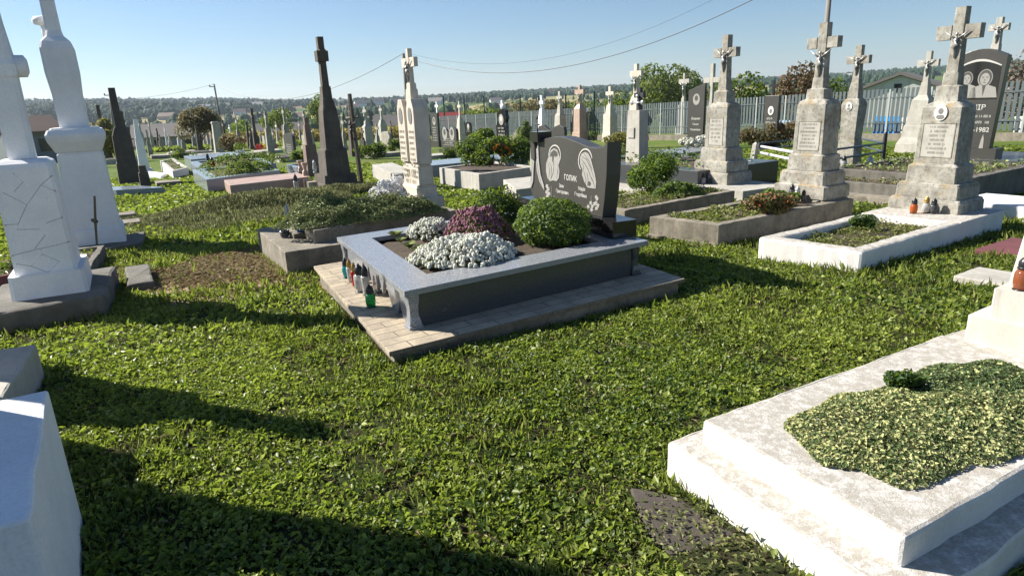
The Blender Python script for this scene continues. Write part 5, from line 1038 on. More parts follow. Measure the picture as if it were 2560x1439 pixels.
# ------------------------------------------------------------------ near right whitewashed grave
gA=np.array(at(2286,1537,.15)); zlo=gA[2]
cdir=D(30)*2.3; bL=lv(1667,1102,zlo)
blk('T13l','whitewashed_kerb','lower worn whitewashed tier of the near right grave','grave slab',gA,(bL-gA,cdir),.15,M['wworn'],bev=.018)
uc=lv(2255,1422,zlo); zup=zrow(uc,2266,1342); uA=lv(2266,1342,zup); uB=lv(1756,1049,zup); uC=lv(2560,1173,zup); uC=uA+(uC-uA)/np.linalg.norm(uC-uA)*2.15
BORD['T13u']=(uA,uB,uC,uB+uC-uA,zup)
o=thing('whitewashed_ledger','upper whitewashed slab of the near right grave covered by a variegated plant','grave slab',(uA[0],uA[1],zlo),0); m=MB(); m.prism(jag([tuple((p-uA)[:2]) for p in (uA,uC,uB+uC-uA,uB)],.004),-.01,zup-zlo); m.v=[(x,y,zz+(random.uniform(-1,1)*.0025 if zz>0 else 0)) for x,y,zz in m.v]; m.build('ledger',M['wworn'],o,bev=.016)
P0=lv(2407.5,851.5,zup); hA=zrow(P0,2416,787)-zup
pC2=P0+D(-58)*.8
o=thing('grave_monument','pale stepped monument foot cut by the right edge, with an amber lantern on its step','grave monument',tuple(P0),R(-58),'stepped monument foot')
m=MB(); m.box(0,.80,0,.62,-.005,hA,.015); m.build('base_tier',M['light2'] if 'light2' in M else M['conc2w'],o)
PB=lv(2450,800,zup+hA); lb_=lambda p:((p-P0)[0]*math.cos(R(58))-(p-P0)[1]*math.sin(R(58)),(p-P0)[0]*math.sin(R(58))+(p-P0)[1]*math.cos(R(58)))
xb,yb=lb_(PB); yb=max(yb,.06); hB=zrow(P0+D(32)*yb,2464,715.5)-zup
m=MB(); m.box(xb,xb+.64,yb,yb+.46,hA-.004,hB,.012); m.build('base_tier',M['conc2w'],o)
PP=lv(2519,711,zup+hB); xp,yp=lb_(PP)
m=MB(); m.loft([(hB-.004,xp+.2,yp+.13,.40,.27),(hB+1.0,xp+.24,yp+.13,.30,.20),(hB+1.9,xp+.24,yp+.13,.16,.14)],.015); m.build('pillar',M['conc2w'],o)
lantern('large amber glass lantern on the pale monument step at the right edge',lv(2552,724,zup+hB),.19,'amber','blackp',3)
# variegated plant
uc_=(uA+uB)/2; 
mound('groundcover_plant','cream and green variegated spreading plant on the near whitewashed grave','plant',lv(2210,1075,zup),(.46,.30,.05),11000,.021,'varie',rot=R(42),wr=.62,group='spreading plants on the near whitewashed grave')
mound('groundcover_plant','pale patch of the spreading plant at the right edge of the near whitewashed grave','plant',lv(2420,1045,zup),(.42,.26,.05),8500,.021,'varie',rot=R(35),wr=.62,group='spreading plants on the near whitewashed grave')
mound('groundcover_plant','darker green part of the spreading plant nearest the pale monument','plant',lv(2425,975,zup),(.42,.24,.045),9500,.021,'varie2',rot=R(35),wr=.62,group='spreading plants on the near whitewashed grave')
shrub('small_bush','small upright dark sprig in the middle of the variegated plant','plant',lv(2255,975,zup),(.085,.075,.07),420,.028,'dark',lobes=5)
o=thing('flat_stone','dark flat stone slab sunk in the lawn beside the near whitewashed grave','stone slab',tuple(at(1700,1330,.0)),0); m=MB(); pl_=[at(x,y) for x,y in ((1575,1225),(1700,1250),(1830,1330),(1960,1439),(1990,1520),(1850,1560),(1700,1420),(1620,1330))]; O=at(1700,1330); m.prism(jag([tuple((p-O)[:2]) for p in pl_],.012)[::-1],-.04,.010); m.build('stone',M['darkst2'],o,bev=.01); foot([p*.88+sum(pl_)/len(pl_)*.12 for p in pl_[::-1]])
blk('s1','pink_slab','burgundy red slab corner in the lawn at the right edge','grave slab',at(2560,640,.05),(D(122)*.45,D(32)*.9),.05,M['cara'])
blk('s2','grey_slab','small grey slab corner in the lawn by the pale stepped monument','grave slab',at(2560,720,.05),(D(122)*.55,D(32)*.5),.05,M['conc2'])
blk('s3','whitewashed_block','white block corner at the right edge behind the biggest cross monument','grave block',at(2590,520,.2),(D(122)*1.0,D(32)*1.0),.2,M['white'])
# grass-grown old grave mound
def tuft(name,label,ctr,rad,n,L,mat,rot,hz_=.25):
    ctr=np.array(ctr); u=RNG.random(n)**.5; a=RNG.random(n)*2*PI; x,y=u*np.cos(a)*rad[0],u*np.sin(a)*rad[1]; c_,s_=math.cos(rot),math.sin(rot)
    z=(1-u**2)*hz_+.05*np.sin(x*6)*np.cos(y*7)*(1-u); t=np.column_stack([RNG.normal(size=(n,2))*.55+np.array([.25,-.2]),np.ones(n)]); ll=L*RNG.uniform(.5,1.3,n)
    P=np.column_stack([x*c_-y*s_,x*s_+y*c_,z+ll*.35]); o=leaves(name,P,ll,np.column_stack([RNG.normal(size=(n,2)),np.zeros(n)]),LM[mat],wr=.045,tdir=t,fold=.02,droop=.3); o.location=ctr; return tag(o,label,'grass',kind='stuff')
g0=at(660,520); m=MB(); 
hm=thing('grass_mound','low overgrown earth mound between the pink ledger and the juniper grave','mound',tuple(g0),R(33)); m.ell((0,0,-.05),(1.75,.8,.24),20,10); m.build('earth',M['bedgreen'],hm,smooth=True)
tuft('mound_grass','tall pale grass growing over the old grave mound',g0,(1.95,.95),26000,.14,'tall',R(33))
tuft('mound_grass_tall','longer grass behind the juniper kerb at the foot of the dark monument',at(820,488),(1.8,.55),15000,.15,'tall',R(33),.1)
border('L0','reddish-brown kerb board at the left edge behind the whitewashed monument','grave border',(-90,706),1.0,(42,683),.18,.06,M['cara'])
bedleaves('L0',500,.06,'mum','green plants in the reddish-brown kerb')
# ------------------------------------------------------------------ fence
f0,f1=at(2700,353),at(1098,349.5)
dv=f1-f0; Lf=np.linalg.norm(dv[:2]); u=dv/Lf; fo=thing('slat_fence','long grey steel slat fence on a concrete footing along the far side of the cemetery','fence',tuple(f0),math.atan2(u[1],u[0]))
slp=dv[2]/Lf
def shear(m): m.v=[(x,y,z+x*slp) for x,y,z in m.v]; return m
m=MB(); m.box(0,Lf,-.1,.1,-.3,.34,0); shear(m).build('concrete_footing',M['curb'],fo)
m=MB(); x=.1; i=0
while x<Lf: 
    if i%9: m.box(x,x+.125,-.05,-.03,.42,2.38,0)
    x+=.2;i+=1
shear(m).build('slats',M['fencem'],fo)
m=MB()
for z in (.8,1.95): m.box(0,Lf,-.03,.0,z,z+.05,0)
shear(m).build('rails',M['fencem'],fo)
x=.1
while x<Lf: m=MB(); m.box(x,x+.09,-.06,.02,.34,2.36,.01); shear(m).build('post',M['postm'],fo); x+=.2*9
# blue and white boards behind the fence
for (pxa,pxb,yb_,yt_,mt,lb) in ((2140,2208,329,292,'bluepaint','bright blue painted board behind the fence slats'),(2210,2345,329,295,'whitepaint','white painted low wall behind the fence slats'),(1880,2040,331,302,'paleblue','pale blue low wall behind the fence slats'),(2495,2640,330,292,'whitepaint','white low wall behind the fence at the far right')):
    a=f0+u*np.interp(pxa,[1098,2700],[Lf,0]); 
    def onf(px,off):
        best=min(np.linspace(0,Lf,800),key=lambda s:abs(proj(f0+u*s+np.array([0,0,.3]))[0]-px)); return f0+u*best-np.array([u[1],-u[0],0])*(-off)
    a,b=onf(pxa,.5),onf(pxb,.5); a2_,b2_=a+np.array([.9,.5,0])*.8,b+np.array([.9,.5,0])*.8; za=zrow(a2_,pxa,yt_)
    o=thing('painted_wall',lb,'wall',(a2_[0],a2_[1],gz(*a2_[:2])),math.atan2((b2_-a2_)[1],(b2_-a2_)[0])); m=MB(); Lw=np.linalg.norm((b2_-a2_)[:2]); m.box(0,Lw,0,.12,-.3,za-gz(*a2_[:2]),.005); m.build('board',M[mt],o)
# green court posts behind the fence
gp=[(1058,245),(1112,241),(1163,240),(1212,240),(1302,239),(1348,240),(1415,235),(1450,232),(1486,228),(1524,232)]
ords=('first','second','third','fourth','fifth','sixth','seventh','eighth','ninth','tenth','eleventh','twelfth')
for i,(x,yt) in enumerate(gp):
    s=min(np.linspace(0,Lf+8,600),key=lambda s:abs(proj(f0+u*s+np.array([0,0,1.]))[0]-x)); p=f0+u*s+np.array([u[1],-u[0],0])*4.+0; p=p if np.linalg.norm(p)>np.linalg.norm(f0+u*s) else f0+u*s-np.array([u[1],-u[0],0])*4.
    d=ray(x,300); d=d/math.hypot(d[0],d[1]); r_=math.hypot(p[0],p[1]); p=np.array([d[0]*r_,d[1]*r_,0]); p[2]=gz(p[0],p[1]); h=zrow(p,x,yt)-p[2]
    o=thing('court_fence_post','dark green court post behind the slat fence, %s from the left'%ords[i],'post',tuple(p),0,'dark green court posts behind the fence'); m=MB(); m.box(-.06,.06,-.06,.06,-.3,h,.01); m.build('post',M['green'],o)
# ------------------------------------------------------------------ poles and wires
def pole(label,bpx,top,r=.14,arm=True,rr=None):
    d=ray(*bpx); 
    p=at(*bpx) if rr is None else None
    if p is None: d=d/math.hypot(d[0],d[1]); p=np.array([d[0]*rr,d[1]*rr,terr(d[0]*rr,d[1]*rr)])
    z=zrow(p,*top); L=_lat(p,top,z)
    o=thing('utility_pole',label,'utility pole',tuple(p),0,'utility poles'); q=np.array(L)-p; m=MB(); m.tube([(0,0,-.3),tuple(q)],[r,r*.65],8); m.build('post',M['wood2'],o,smooth=True)
    if arm: m=MB(); m.tube([tuple(q+np.array([-.5,-.1,-.3])),tuple(q+np.array([.1,.0,-.3]))],.05,6); m.ell(tuple(q+np.array([-.5,-.1,-.2])),(.08,.08,.12)); m.build('crossarm',M['iron'],o)
    return np.array(L)
def _lat(p,top,z):
    d=ray(*top); t=(z-HC)/d[2]; q=np.array([d[0]*t,d[1]*t,z]); return q if np.linalg.norm(q[:2]-p[:2])<3 else np.array([p[0],p[1],z])
w1=pole('concrete utility pole leaning left in front of the wooded hill',(562,366),(535,210))
w2=pole('distant utility pole between the two whitewashed monuments',(110,360),(85,243),arm=False)
w0=pole('thin utility pole beside the dark brown monument',(290,380),(273,231),.12)
def poler(label,px,top,rr,r=.16):
    d=ray(*top); s=rr/math.hypot(d[0],d[1]); q=np.array([d[0]*s,d[1]*s,HC+d[2]*s]); b=np.array([q[0],q[1],terr(q[0],q[1])]); o=thing('utility_pole',label,'utility pole',tuple(b),0,'utility poles'); m=MB(); m.tube([(0,0,-.3),(0,0,q[2]-b[2])],[r,r*.6],8); m.build('post',M['wood2'],o,smooth=True); return q
w3=poler('utility pole hidden behind the pale twin-panel stele, carrying the wires',1008,(1008,134),42)
w4=poler('tall dark pole rising behind the middle big cross monument',2075,(2078,-60),17,.085)
d=ray(2600,-420); s=40/math.hypot(d[0],d[1]); we=np.array([d[0]*s,d[1]*s,HC+d[2]*s])
def wire(label,a,b,sag,r=.012):
    pts=[a*(1-t)+b*t-np.array([0,0,4*sag*t*(1-t)]) for t in np.linspace(0,1,33)]; m=MB(); m.tube([tuple(p) for p in pts],r,5); o=m.build('overhead_wire',M['iron']); return tag(o,label,'wire')
def wend(px,py,rr): d=ray(px,py); s=rr/math.hypot(d[0],d[1]); return np.array([d[0]*s,d[1]*s,HC+d[2]*s])
wire('wire from the leaning utility pole to the pole behind the pale stele',w1,w3,2.2,.016)
wire('lower thick wire running up to the right across the sky',w3+np.array([0,0,-.15]),wend(2300,-240,26),2.6,.016)
wire('upper thin faint wire running up to the right across the sky',w3+np.array([0,0,.1]),wend(2300,-330,30),2.9,.007)
wire('thin wire from the leaning utility pole off to the left',w1,wend(-150,225,60),1.2,.012)
# ------------------------------------------------------------------ trees, houses, hills
def tree(label,bp,top,rad,n,size,mat,group='trees beyond the graves',r=None,trunk=.12,lobes=12,lr=.4,kind='tree',crown0=.25):
    """tree whose foot is at pixel bp (or at distance r along that column) and crown top at pixel row top"""
    if r is None: p=at(*bp)
    else: d=ray(*bp); d=d/math.hypot(d[0],d[1]); p=np.array([d[0]*r,d[1]*r,terr(d[0]*r,d[1]*r)])
    H=zrow(p,bp[0],top)-p[2]; rz=H*(1-crown0)/2; R_=(rad,rad,rz)
    o=thing(kind,label,'tree',tuple(p),0,group); P,nn=blob(n,R_,lobes,fill=.25,lobe_r=lr); P[:,2]*=1/max(.8,P[:,2].max()/rz); P[:,2]+=H*crown0+rz*.93
    leaves('crown',P,size*RNG.uniform(.6,1.3,n),nn+RNG.normal(size=nn.shape)*.8,LM[mat],wr=.65,parent=o)
    m=MB(); m.tube([(0,0,-.2),(.03,0,H*.35),(0,.02,H*.75)],[trunk,trunk*.75,trunk*.25],7)
    for i in range(6):
        a=i*1.1; m.tube([(0,0,H*(.22+.05*i)),(rad*.4*math.cos(a),rad*.4*math.sin(a),H*(.42+.06*i)),(rad*.75*math.cos(a),rad*.75*math.sin(a),H*(.55+.06*i))],[trunk*.5,trunk*.3,trunk*.1],5)
    m.build('trunk',M['bark'],o); return o
tree('large olive-green tree beyond the fence, between the yellowish cross and the black rounded stele',(1664,332),150,3.9,6000,.30,'olive',r=62,lobes=18,crown0=.1)
tree('low dark green bush-tree left of the large olive-green tree',(1560,330),222,2.6,1800,.26,'tree',r=66,lobes=10,crown0=.05)
tree('dark green tree just right of the first big cross monument',(1842,325),176,2.6,2200,.26,'tree',r=50,lobes=12,crown0=.05)
tree('small green tree touching the dark one, right of it',(1885,328),222,2.0,1200,.24,'tree',r=50,lobes=8,crown0=.05)
tree('red-brown leaved tree left of the middle big cross monument',(1995,322),148,1.8,2600,.20,'red',r=44,lobes=15,lr=.34,crown0=.08)
tree('green bush-tree between the middle cross monument and the barn',(2088,322),188,1.4,1500,.22,'tree',r=43,lobes=9,crown0=.05)
tree('round olive-green fruit tree beside the leaning utility pole',(505,372),262,1.9,3000,.24,'autumn',r=64,lobes=14)
tree('yellow-green bush behind the dark brown monument',(272,370),274,1.2,1200,.26,'yell',r=50,lobes=10,crown0=.03)
tree('dark conifer-like tree top behind the tallest dark monument',(800,335),232,1.9,1200,.3,'dark',r=100,lobes=9)
tree('dark green tree behind the farm roof',(702,330),268,3.0,1300,.35,'tree',r=110,lobes=9)
tree('bright green bush in front of the village, right of the leaning utility pole',(595,345),298,3.0,1200,.35,'shrub',r=105,lobes=8,crown0=.05)
tree('spreading bush behind the court posts, left',(1225,330),262,5.0,2200,.35,'tree',r=88,lobes=12,crown0=.03)
tree('spreading olive bush behind the court posts, right of the slender black headstone',(1325,325),246,6.5,2800,.38,'autumn',r=92,lobes=14,crown0=.03)
tree('dark bush behind the small white cross monuments',(1390,325),252,4.5,1800,.38,'tree',r=95,lobes=12,crown0=.03)
tree('grey-green bush beside the pinkish cross monument',(1475,325),248,4.0,1800,.36,'olive',r=90,lobes=12,crown0=.03)
# woods on the ridges: one mass of small crowns
def forest(name,label,n,test,hs,seed,col='wood'):
    r_=np.random.default_rng(seed); V=[];T=[];rn=[];k=0
    while k<n:
        az=R(r_.uniform(38,140)); r=math.exp(r_.uniform(math.log(260),math.log(2350))); x,y=r*math.cos(az),r*math.sin(az)
        if not test(math.degrees(az),r,x,y,r_): continue
        k+=1; z=terr(x,y); h=r_.uniform(*hs)*(1.35 if r_.random()<.12 else 1); w_=h*r_.uniform(.3,.5); con=r_.random()<.35; b=len(V)*1; a0=r_.random()*6
        if con: w_*=.6; ring=[(w_,.12)];top_=h
        else: ring=[(w_*.8,.12),(w_,.5),(w_*.7,.82)];top_=h
        base=len(V)
        for (q,hh) in ring:
            for j in range(5): aa=a0+2*PI*j/5; V.append((x+q*math.cos(aa)*r_.uniform(.8,1.2),y+q*math.sin(aa)*r_.uniform(.8,1.2),z+h*hh)); rn.append(0)
        V.append((x,y,z+top_)); rn.append(0); c=r_.random()
        for q in range(base,len(V)): rn[q]=c
        for l in range(len(ring)-1):
            for j in range(5): p,q=base+l*5+j,base+l*5+(j+1)%5; T+=[(p,q,q+5),(p,q+5,p+5)]
        l=base+(len(ring)-1)*5
        for j in range(5): T.append((l+j,l+(j+1)%5,len(V)-1))
    me=bpy.data.meshes.new(name); me.from_pydata(V,[],T); me.materials.append(LM[col]); a=me.attributes.new('rnd','FLOAT','POINT'); a.data.foreach_set('value',np.array(rn,np.float32)); me.update()
    o=bpy.data.objects.new(name,me); sc.collection.objects.link(o); return tag(o,label,'forest',kind='stuff')
forest('ridge_forest','dark wooded ridge along the horizon behind the village',34000,lambda az,r,x,y,q: r>1150-350*smooth((az-104)/10) and (math.sin(x*.006+1)*math.cos(y*.005)+q.normal()*.35>-.55 or r>1650),(5.5,9.5),3)
forest('valley_trees','scattered trees and hedges among the village houses',3200,lambda az,r,x,y,q: 260<r<1250 and math.sin(x*.021+y*.006)*math.cos(y*.017-x*.004)+q.normal()*.3>.35,(5,10),5)
# houses
def house(label,px,py,wm,dm,hm,rm,roof,wall,rot=0,r=None,group='village houses in the valley',name='house',hip=False,win=True,chim=True):
    p=hit(px,py) if r is None else None
    if p is None: d=ray(px,py); d=d/math.hypot(d[0],d[1]); p=np.array([d[0]*r,d[1]*r,terr(d[0]*r,d[1]*r)])
    o=thing(name,label,'house' if name=='house' else name,tuple(p),math.atan2(p[1],p[0])-PI/2+rot,group)
    m=MB(); m.box(-wm/2,wm/2,-dm/2,dm/2,-1.5,hm,0); m.slab([(0,0),(0,0.01),(0.01,0)],0,.01) if 0 else None
    m.add([(-wm/2,-dm/2,hm),(-wm/2,dm/2,hm),(-wm/2,0,hm+rm-.05),(wm/2,-dm/2,hm),(wm/2,dm/2,hm),(wm/2,0,hm+rm-.05)],[(0,1,2),(3,5,4)]); m.build('wall',M[wall],o)
    e=.35*wm/8; ov=.4; q=wm*.22 if hip else 0; t=.15
    m=MB(); A=[(-wm/2-ov,-dm/2-ov,hm-.2),(wm/2+ov,-dm/2-ov,hm-.2),(wm/2+ov-q,0,hm+rm),(-wm/2-ov+q,0,hm+rm),(wm/2+ov,dm/2+ov,hm-.2),(-wm/2-ov,dm/2+ov,hm-.2)]
    Bv=[(x,y,z+t) for x,y,z in A]; m.add(A+Bv,[(0,1,2,3),(3,2,4,5),(6,9,8,7),(9,11,10,8),(0,6,7,1),(5,4,10,11),(0,3,9,6),(3,5,11,9),(1,7,8,2),(2,8,10,4)]); ro=m.build('roof',M[roof],o)
    if chim: m=MB(); m.box(wm*.2,wm*.2+.6,-.3,.3,hm+rm*.5,hm+rm+.8,0); m.build('chimney',M['conc'],ro)
    if win:
        nW=max(2,int(wm/3))
        for i in range(nW): m=MB(); x=-wm/2+wm*(i+.5)/nW; m.box(x-.5,x+.5,-dm/2-.06,-dm/2+.02,hm*.35,hm*.75,0); m.build('window',M['pane'],o)
    return o
hs=[('red metal roofed house behind the slim white cross monument',1143,306,6.5,6,2.0,2.0,'redroof','whitepaint',.1,118),('second red roofed building partly behind bushes',1198,302,6.5,6,2,2.2,'redroof','whitepaint',.1,135),
 ('dark slate-roofed house above the red roofs',1125,285,8,7,2.4,2.4,'greyroof','wallg',.2,190),('grey-brown roofed house behind the slender black headstone',1185,276,8,7,2.4,2.4,'greyroof','wallg',-.1,230)]
for h_ in hs: house(h_[0],h_[1],h_[2],*h_[3:7],h_[7],h_[8],h_[9],r=h_[10])
cols=[('redroof','red'),('greyroof','grey'),('brownroof','brown'),('redroof','red'),('paleroof','pale')]
hp=[(1165,238,0),(1258,236,0),(1282,243,3),(1310,236,0),(1335,240,1),(1375,237,3),(1425,238,1),(1240,260,1),(1090,262,1),(700,300,2),(745,302,2),(905,268,1),(945,262,1),(880,274,2),(862,262,4),(990,262,1),(600,288,2),(420,300,2),(380,290,4),(345,286,4),(450,286,1),(520,280,4),(640,272,4),(560,276,1),(330,276,1),(240,290,1),(1870,200,2),(1905,204,4),(1930,198,2),(1960,200,3),(2150,190,4),(2170,182,3),(2205,176,2),(2240,176,3),(2265,172,2),(2290,178,4),(2120,196,4),(1850,208,2),(410,270,4),(485,265,4),(300,290,2)]
cnt={}
for i,(x,y,k) in enumerate(sorted(hp)):
    rf,cn=cols[k]; p=hit(x,y); dist_=math.hypot(p[0],p[1]); s=1 if dist_<900 else 1.25
    beside=('above the fence' if 1000<x<1500 else 'on the right-hand hill' if x>1800 else 'at the foot of the left hill')
    key_=(cn,beside); cnt[key_]=cnt.get(key_,0)+1
    house('far %s-roofed house %s, %s from left'%(cn,beside,ords[cnt[key_]-1]),x,y,random.uniform(12,17)*s,9*s,3.6*s,3.6*s,rf,random.choice(('whitepaint','wallg','whitepaint')),random.uniform(-.5,.5),group='far %s-roofed houses %s'%(cn,beside),win=False,chim=False)
house('long low farm building with a pale ridge line behind the slim dark monuments',698,330,8.5,7,2.2,2.3,'greyroof','wallg',-.1,r=135,name='barn',chim=False)
house('long grey-roofed barn behind the parked cars, nearer',425,335,8.5,7,1.8,1.5,'greyroof','wallg',-.05,r=105,name='barn',chim=False)
house('long grey-brown barn roof behind the nearer barn, left hill foot',405,322,13,8,2.2,2.2,'brownroof','wallg',.05,r=140,name='barn',chim=False)
house('house with a corrugated roof between the two whitewashed monuments',68,370,3.2,3.2,2.3,.9,'brownroof','greypaint',.3,r=60,name='house',chim=False)
house('grey corrugated-roofed shed behind the pale twin stele and the row of crosses',985,326,6.5,6,2.2,2.2,'greyroof','wallg',.0,r=125,name='barn',chim=False)
# barn beyond the fence
pB=at(2238,340); rB=60.; d=ray(2238,300); d/=math.hypot(d[0],d[1]); p=np.array([d[0]*rB,d[1]*rB,0]); p[2]=gz(p[0],p[1])
zap=zrow(p,2236,190)-p[2]; zev=zrow(p,2236,242)-p[2]
o=thing('barn','pale grey clad barn with a low gable and small dark gable window beyond the fence','barn',tuple(p),math.atan2(p[1],p[0])-PI/2-.10); W=4.2
m=MB(); m.slab([(-W,-.5),(W,-.5),(W,zev),(0,zap),(-W,zev)],0,9); m.build('wall',M['barnw'],o)
m=MB(); m.add([(-W-.4,-.3,zev-.12),(0,-.3,zap+.05),(W+.4,-.3,zev-.12),(-W-.4,9.4,zev-.12),(0,9.4,zap+.05),(W+.4,9.4,zev-.12),(-W-.4,-.3,zev+.08),(0,-.3,zap+.28),(W+.4,-.3,zev+.08),(-W-.4,9.4,zev+.08),(0,9.4,zap+.28),(W+.4,9.4,zev+.08)],[(0,1,7,6),(1,2,8,7),(6,7,10,9),(7,8,11,10),(0,3,4,1),(1,4,5,2),(3,9,10,4),(4,10,11,5),(0,6,9,3),(2,5,11,8)]); m.build('roof',M['greyroof'],o)
m=MB(); m.box(-.35,.15,-.05,.05,zev+.35,zev+.95,0); m.build('window',M['pane'],o)
m=MB(); 
for x in (-2.8,-1.2,.6,2.4): m.box(x,x+.03,-.012,.01,0,zev+ (zap-zev)*(1-abs(x)/W)-.15,0)
m.build('panel_seams',M['groove'],o)
# brown thicket at the far right
tree('dense brown leafless thicket beyond the fence at the right edge',(2570,330),112,4.6,6500,.22,'brush',r=44,lobes=26,lr=.42,crown0=.0,kind='thicket')
# maize field strip
def field(name,label,pts,r0,r1,h,n,mat):
    P=[]
    for i in range(n):
        px=random.uniform(*pts); d=ray(px,300); d=d/math.hypot(d[0],d[1]); r=random.uniform(r0,r1); P.append((d[0]*r,d[1]*r,terr(d[0]*r,d[1]*r)+random.random()*h))
    n=len(P); o=leaves(name,P,.55*RNG.uniform(.6,1.3,n),RNG.normal(size=(n,3)),LM[mat],wr=.4); return tag(o,label,'crop',kind='stuff')
field('crop_field','yellowing crop field strip behind the graves',(560,1010),88,98,1.5,9000,'yellc')
field('grass_strip','rough green growth along the far edge of the cemetery',(330,760),72,86,.35,5000,'blade')
# parked cars
def car(label,px,py,mat,heading,suv=True,r=None):
    p=at(px,py) if r is None else None
    if p is None: d=ray(px,py); d/=math.hypot(d[0],d[1]); p=np.array([d[0]*r,d[1]*r,gz(d[0]*r,d[1]*r)])
    o=thing('parked_car',label,'car',tuple(p),math.atan2(p[1],p[0])-PI/2+heading,'cars parked beyond the left aisle'); H=1.75 if suv else 1.45
    m=MB(); m.slab([(-2.1,.3),(2.1,.3),(2.15,.75),(1.95,.95),(1.1,1.02),(.6,H-.05),(-1.5,H),(-2.05,1.1),(-2.12,.7)],-.85,.85); b=m.build('body',mat,o,bev=.05)
    m=MB(); m.slab([(.95,1.02),(.55,H-.13),(-1.4,H-.08),(-1.85,1.05)],-.87,.87); m.build('windows',M['pane'],o)
    m=MB(); m.box(-2.13,-1.7,-.7,.7,1.1,H-.2,.03); m.build('rear_window',M['pane'],o)
    for x in (-1.3,1.35):
        for y in (-.8,.8): m=MB(); m.tube([(x,y-.1,.33),(x,y+.1,.33)],.33,14); m.build('wheel',M['blackp'],o)
    for y in (-.65,.65): m=MB(); m.box(-2.16,-2.08,y-.12,y+.12,.75,1.0,.01); m.build('tail_light',M['cara'],o)
    return o
car('silver off-road car with a dark rear window beside the round fruit tree',472,353,M['silverp'],PI/2+.1); car('dark blue car left of the slim cross posts',385,356,M['navyp'],.3,False); car('dark red car between the slim cross posts',417,354,M['darkredp'],.8,False); car('white car half hidden behind the slim beige cross post',440,352,M['whitepaint'],PI/2-.4,False)
# ------------------------------------------------------------------ lawn
def inside(P,q):
    r=np.zeros(len(P),bool); n=len(q); s=np.ones(len(P),bool); s2=np.ones(len(P),bool)
    for i in range(n):
        a,b=q[i],q[(i+1)%n]; c=(b[0]-a[0])*(P[:,1]-a[1])-(b[1]-a[1])*(P[:,0]-a[0]); s&=c>=-.01; s2&=c<=.01
    return s|s2
def keep(P):
    k=np.ones(len(P),bool)
    for q in FOOT: k&=~inside(P,q)
    return k
def gzn(P): return -SL*np.maximum(P[:,1],-2)+.012*np.sin(P[:,0]*3.1+P[:,1]*1.3)*np.cos(P[:,1]*2.3-P[:,0])
def sample(n,r0,r1,a0=34,a1=138):
    r=np.sqrt(RNG.uniform(r0*r0,r1*r1,n)); a=np.radians(RNG.uniform(a0,a1,n)); return np.stack([r*np.cos(a),r*np.sin(a)],1)
def patch(P,f,s): return np.sin(P[:,0]*f+s+1.3*np.sin(P[:,1]*f*.7+s))*np.cos(P[:,1]*f*.9-s+1.1*np.cos(P[:,0]*f*.6))
DIRT=at(640,665)[:2]
def lawn(name,label,n,r0,r1,size,hmax,mat,wr,dens=None,up=0.9,blade=False,group=None,lift=0):
    P=sample(n,r0,r1); P=P[keep(P)]
    if dens is not None: P=P[dens(P)>RNG.random(len(P))]
    dd=np.hypot((P[:,0]-DIRT[0])/1.25,(P[:,1]-DIRT[1])/.95)+.35*patch(P,2.2,1); P=P[(dd>1.15)|(RNG.random(len(P))<.10)]
    m=len(P); hh=hmax*(.35+.4*(.5+.5*patch(P,2.7,4))+.45*(.5+.5*patch(P,11.,1.))**2)
    if blade:
        t=np.column_stack([RNG.normal(size=(m,2))*.45,np.ones(m)]); L=size*RNG.uniform(.6,1.5,m)*(hh/hmax); z=gzn(P)+L*.36
        nn=np.column_stack([RNG.normal(size=(m,2)),np.zeros(m)]); o=leaves(name,np.column_stack([P,z]),L,nn,LM[mat],wr=wr,tdir=t,fold=.02,droop=.25)
    else:
        z=gzn(P)+lift+RNG.random(m)**.7*hh; nn=np.column_stack([RNG.normal(size=(m,2))*(1-up)*1.6+.0,np.ones(m)])
        rnd=np.clip(.42+.22*patch(P,1.3,2)+.18*patch(P,7.,3)+RNG.normal(size=m)*.30,0,1)
        o=leaves(name,np.column_stack([P,z]),size*np.clip(np.exp(RNG.normal(size=m)*.42),.4,2.6),nn,LM[mat],wr=wr,rnd=rnd)
    return tag(o,label,'lawn',kind='stuff')
g1=lambda P: np.clip(.62+.55*patch(P,1.9,.5),.15,1)
g2=lambda P: np.clip(.35-.75*patch(P,1.9,.5),.0,1)
lawn('clover_lawn','low broad-leaved clover lawn in the foreground',260000,1.3,5.2,.021,.05,'lawn',.72,up=.4,dens=lambda P:np.clip(.52+.28*patch(P,1.9,.5)+.35*patch(P,6.5,2.)+.35*patch(P,17.,5.),.04,1))
lawn('clover_lawn_middle','low broad-leaved lawn around the central grave',230000,5.2,10.5,.032,.045,'lawn',.7,up=.5,dens=lambda P:np.clip(.55+.3*patch(P,1.9,.5)+.35*patch(P,5.,2.)+.3*patch(P,14.,5.),.05,1))
lawn('lawn_far','mown grass between the far graves',150000,10.5,30,.085,.06,'lawn',.5,up=.5)
lawn('grass_blades','thin grass blades mixed in the foreground lawn',90000,1.3,6,.06,.04,'blade',.06,blade=True,dens=g2)
lawn('grass_blades_middle','thin grass blades in the lawn around the graves',110000,5.,14,.11,.06,'blade',.06,blade=True,dens=lambda P:np.clip(.5-.6*patch(P,1.9,.5),.1,1))
lawn('dry_grass','dry straw bits lying in the lawn',9000,1.3,9,.05,.03,'dry',.05,up=.9)
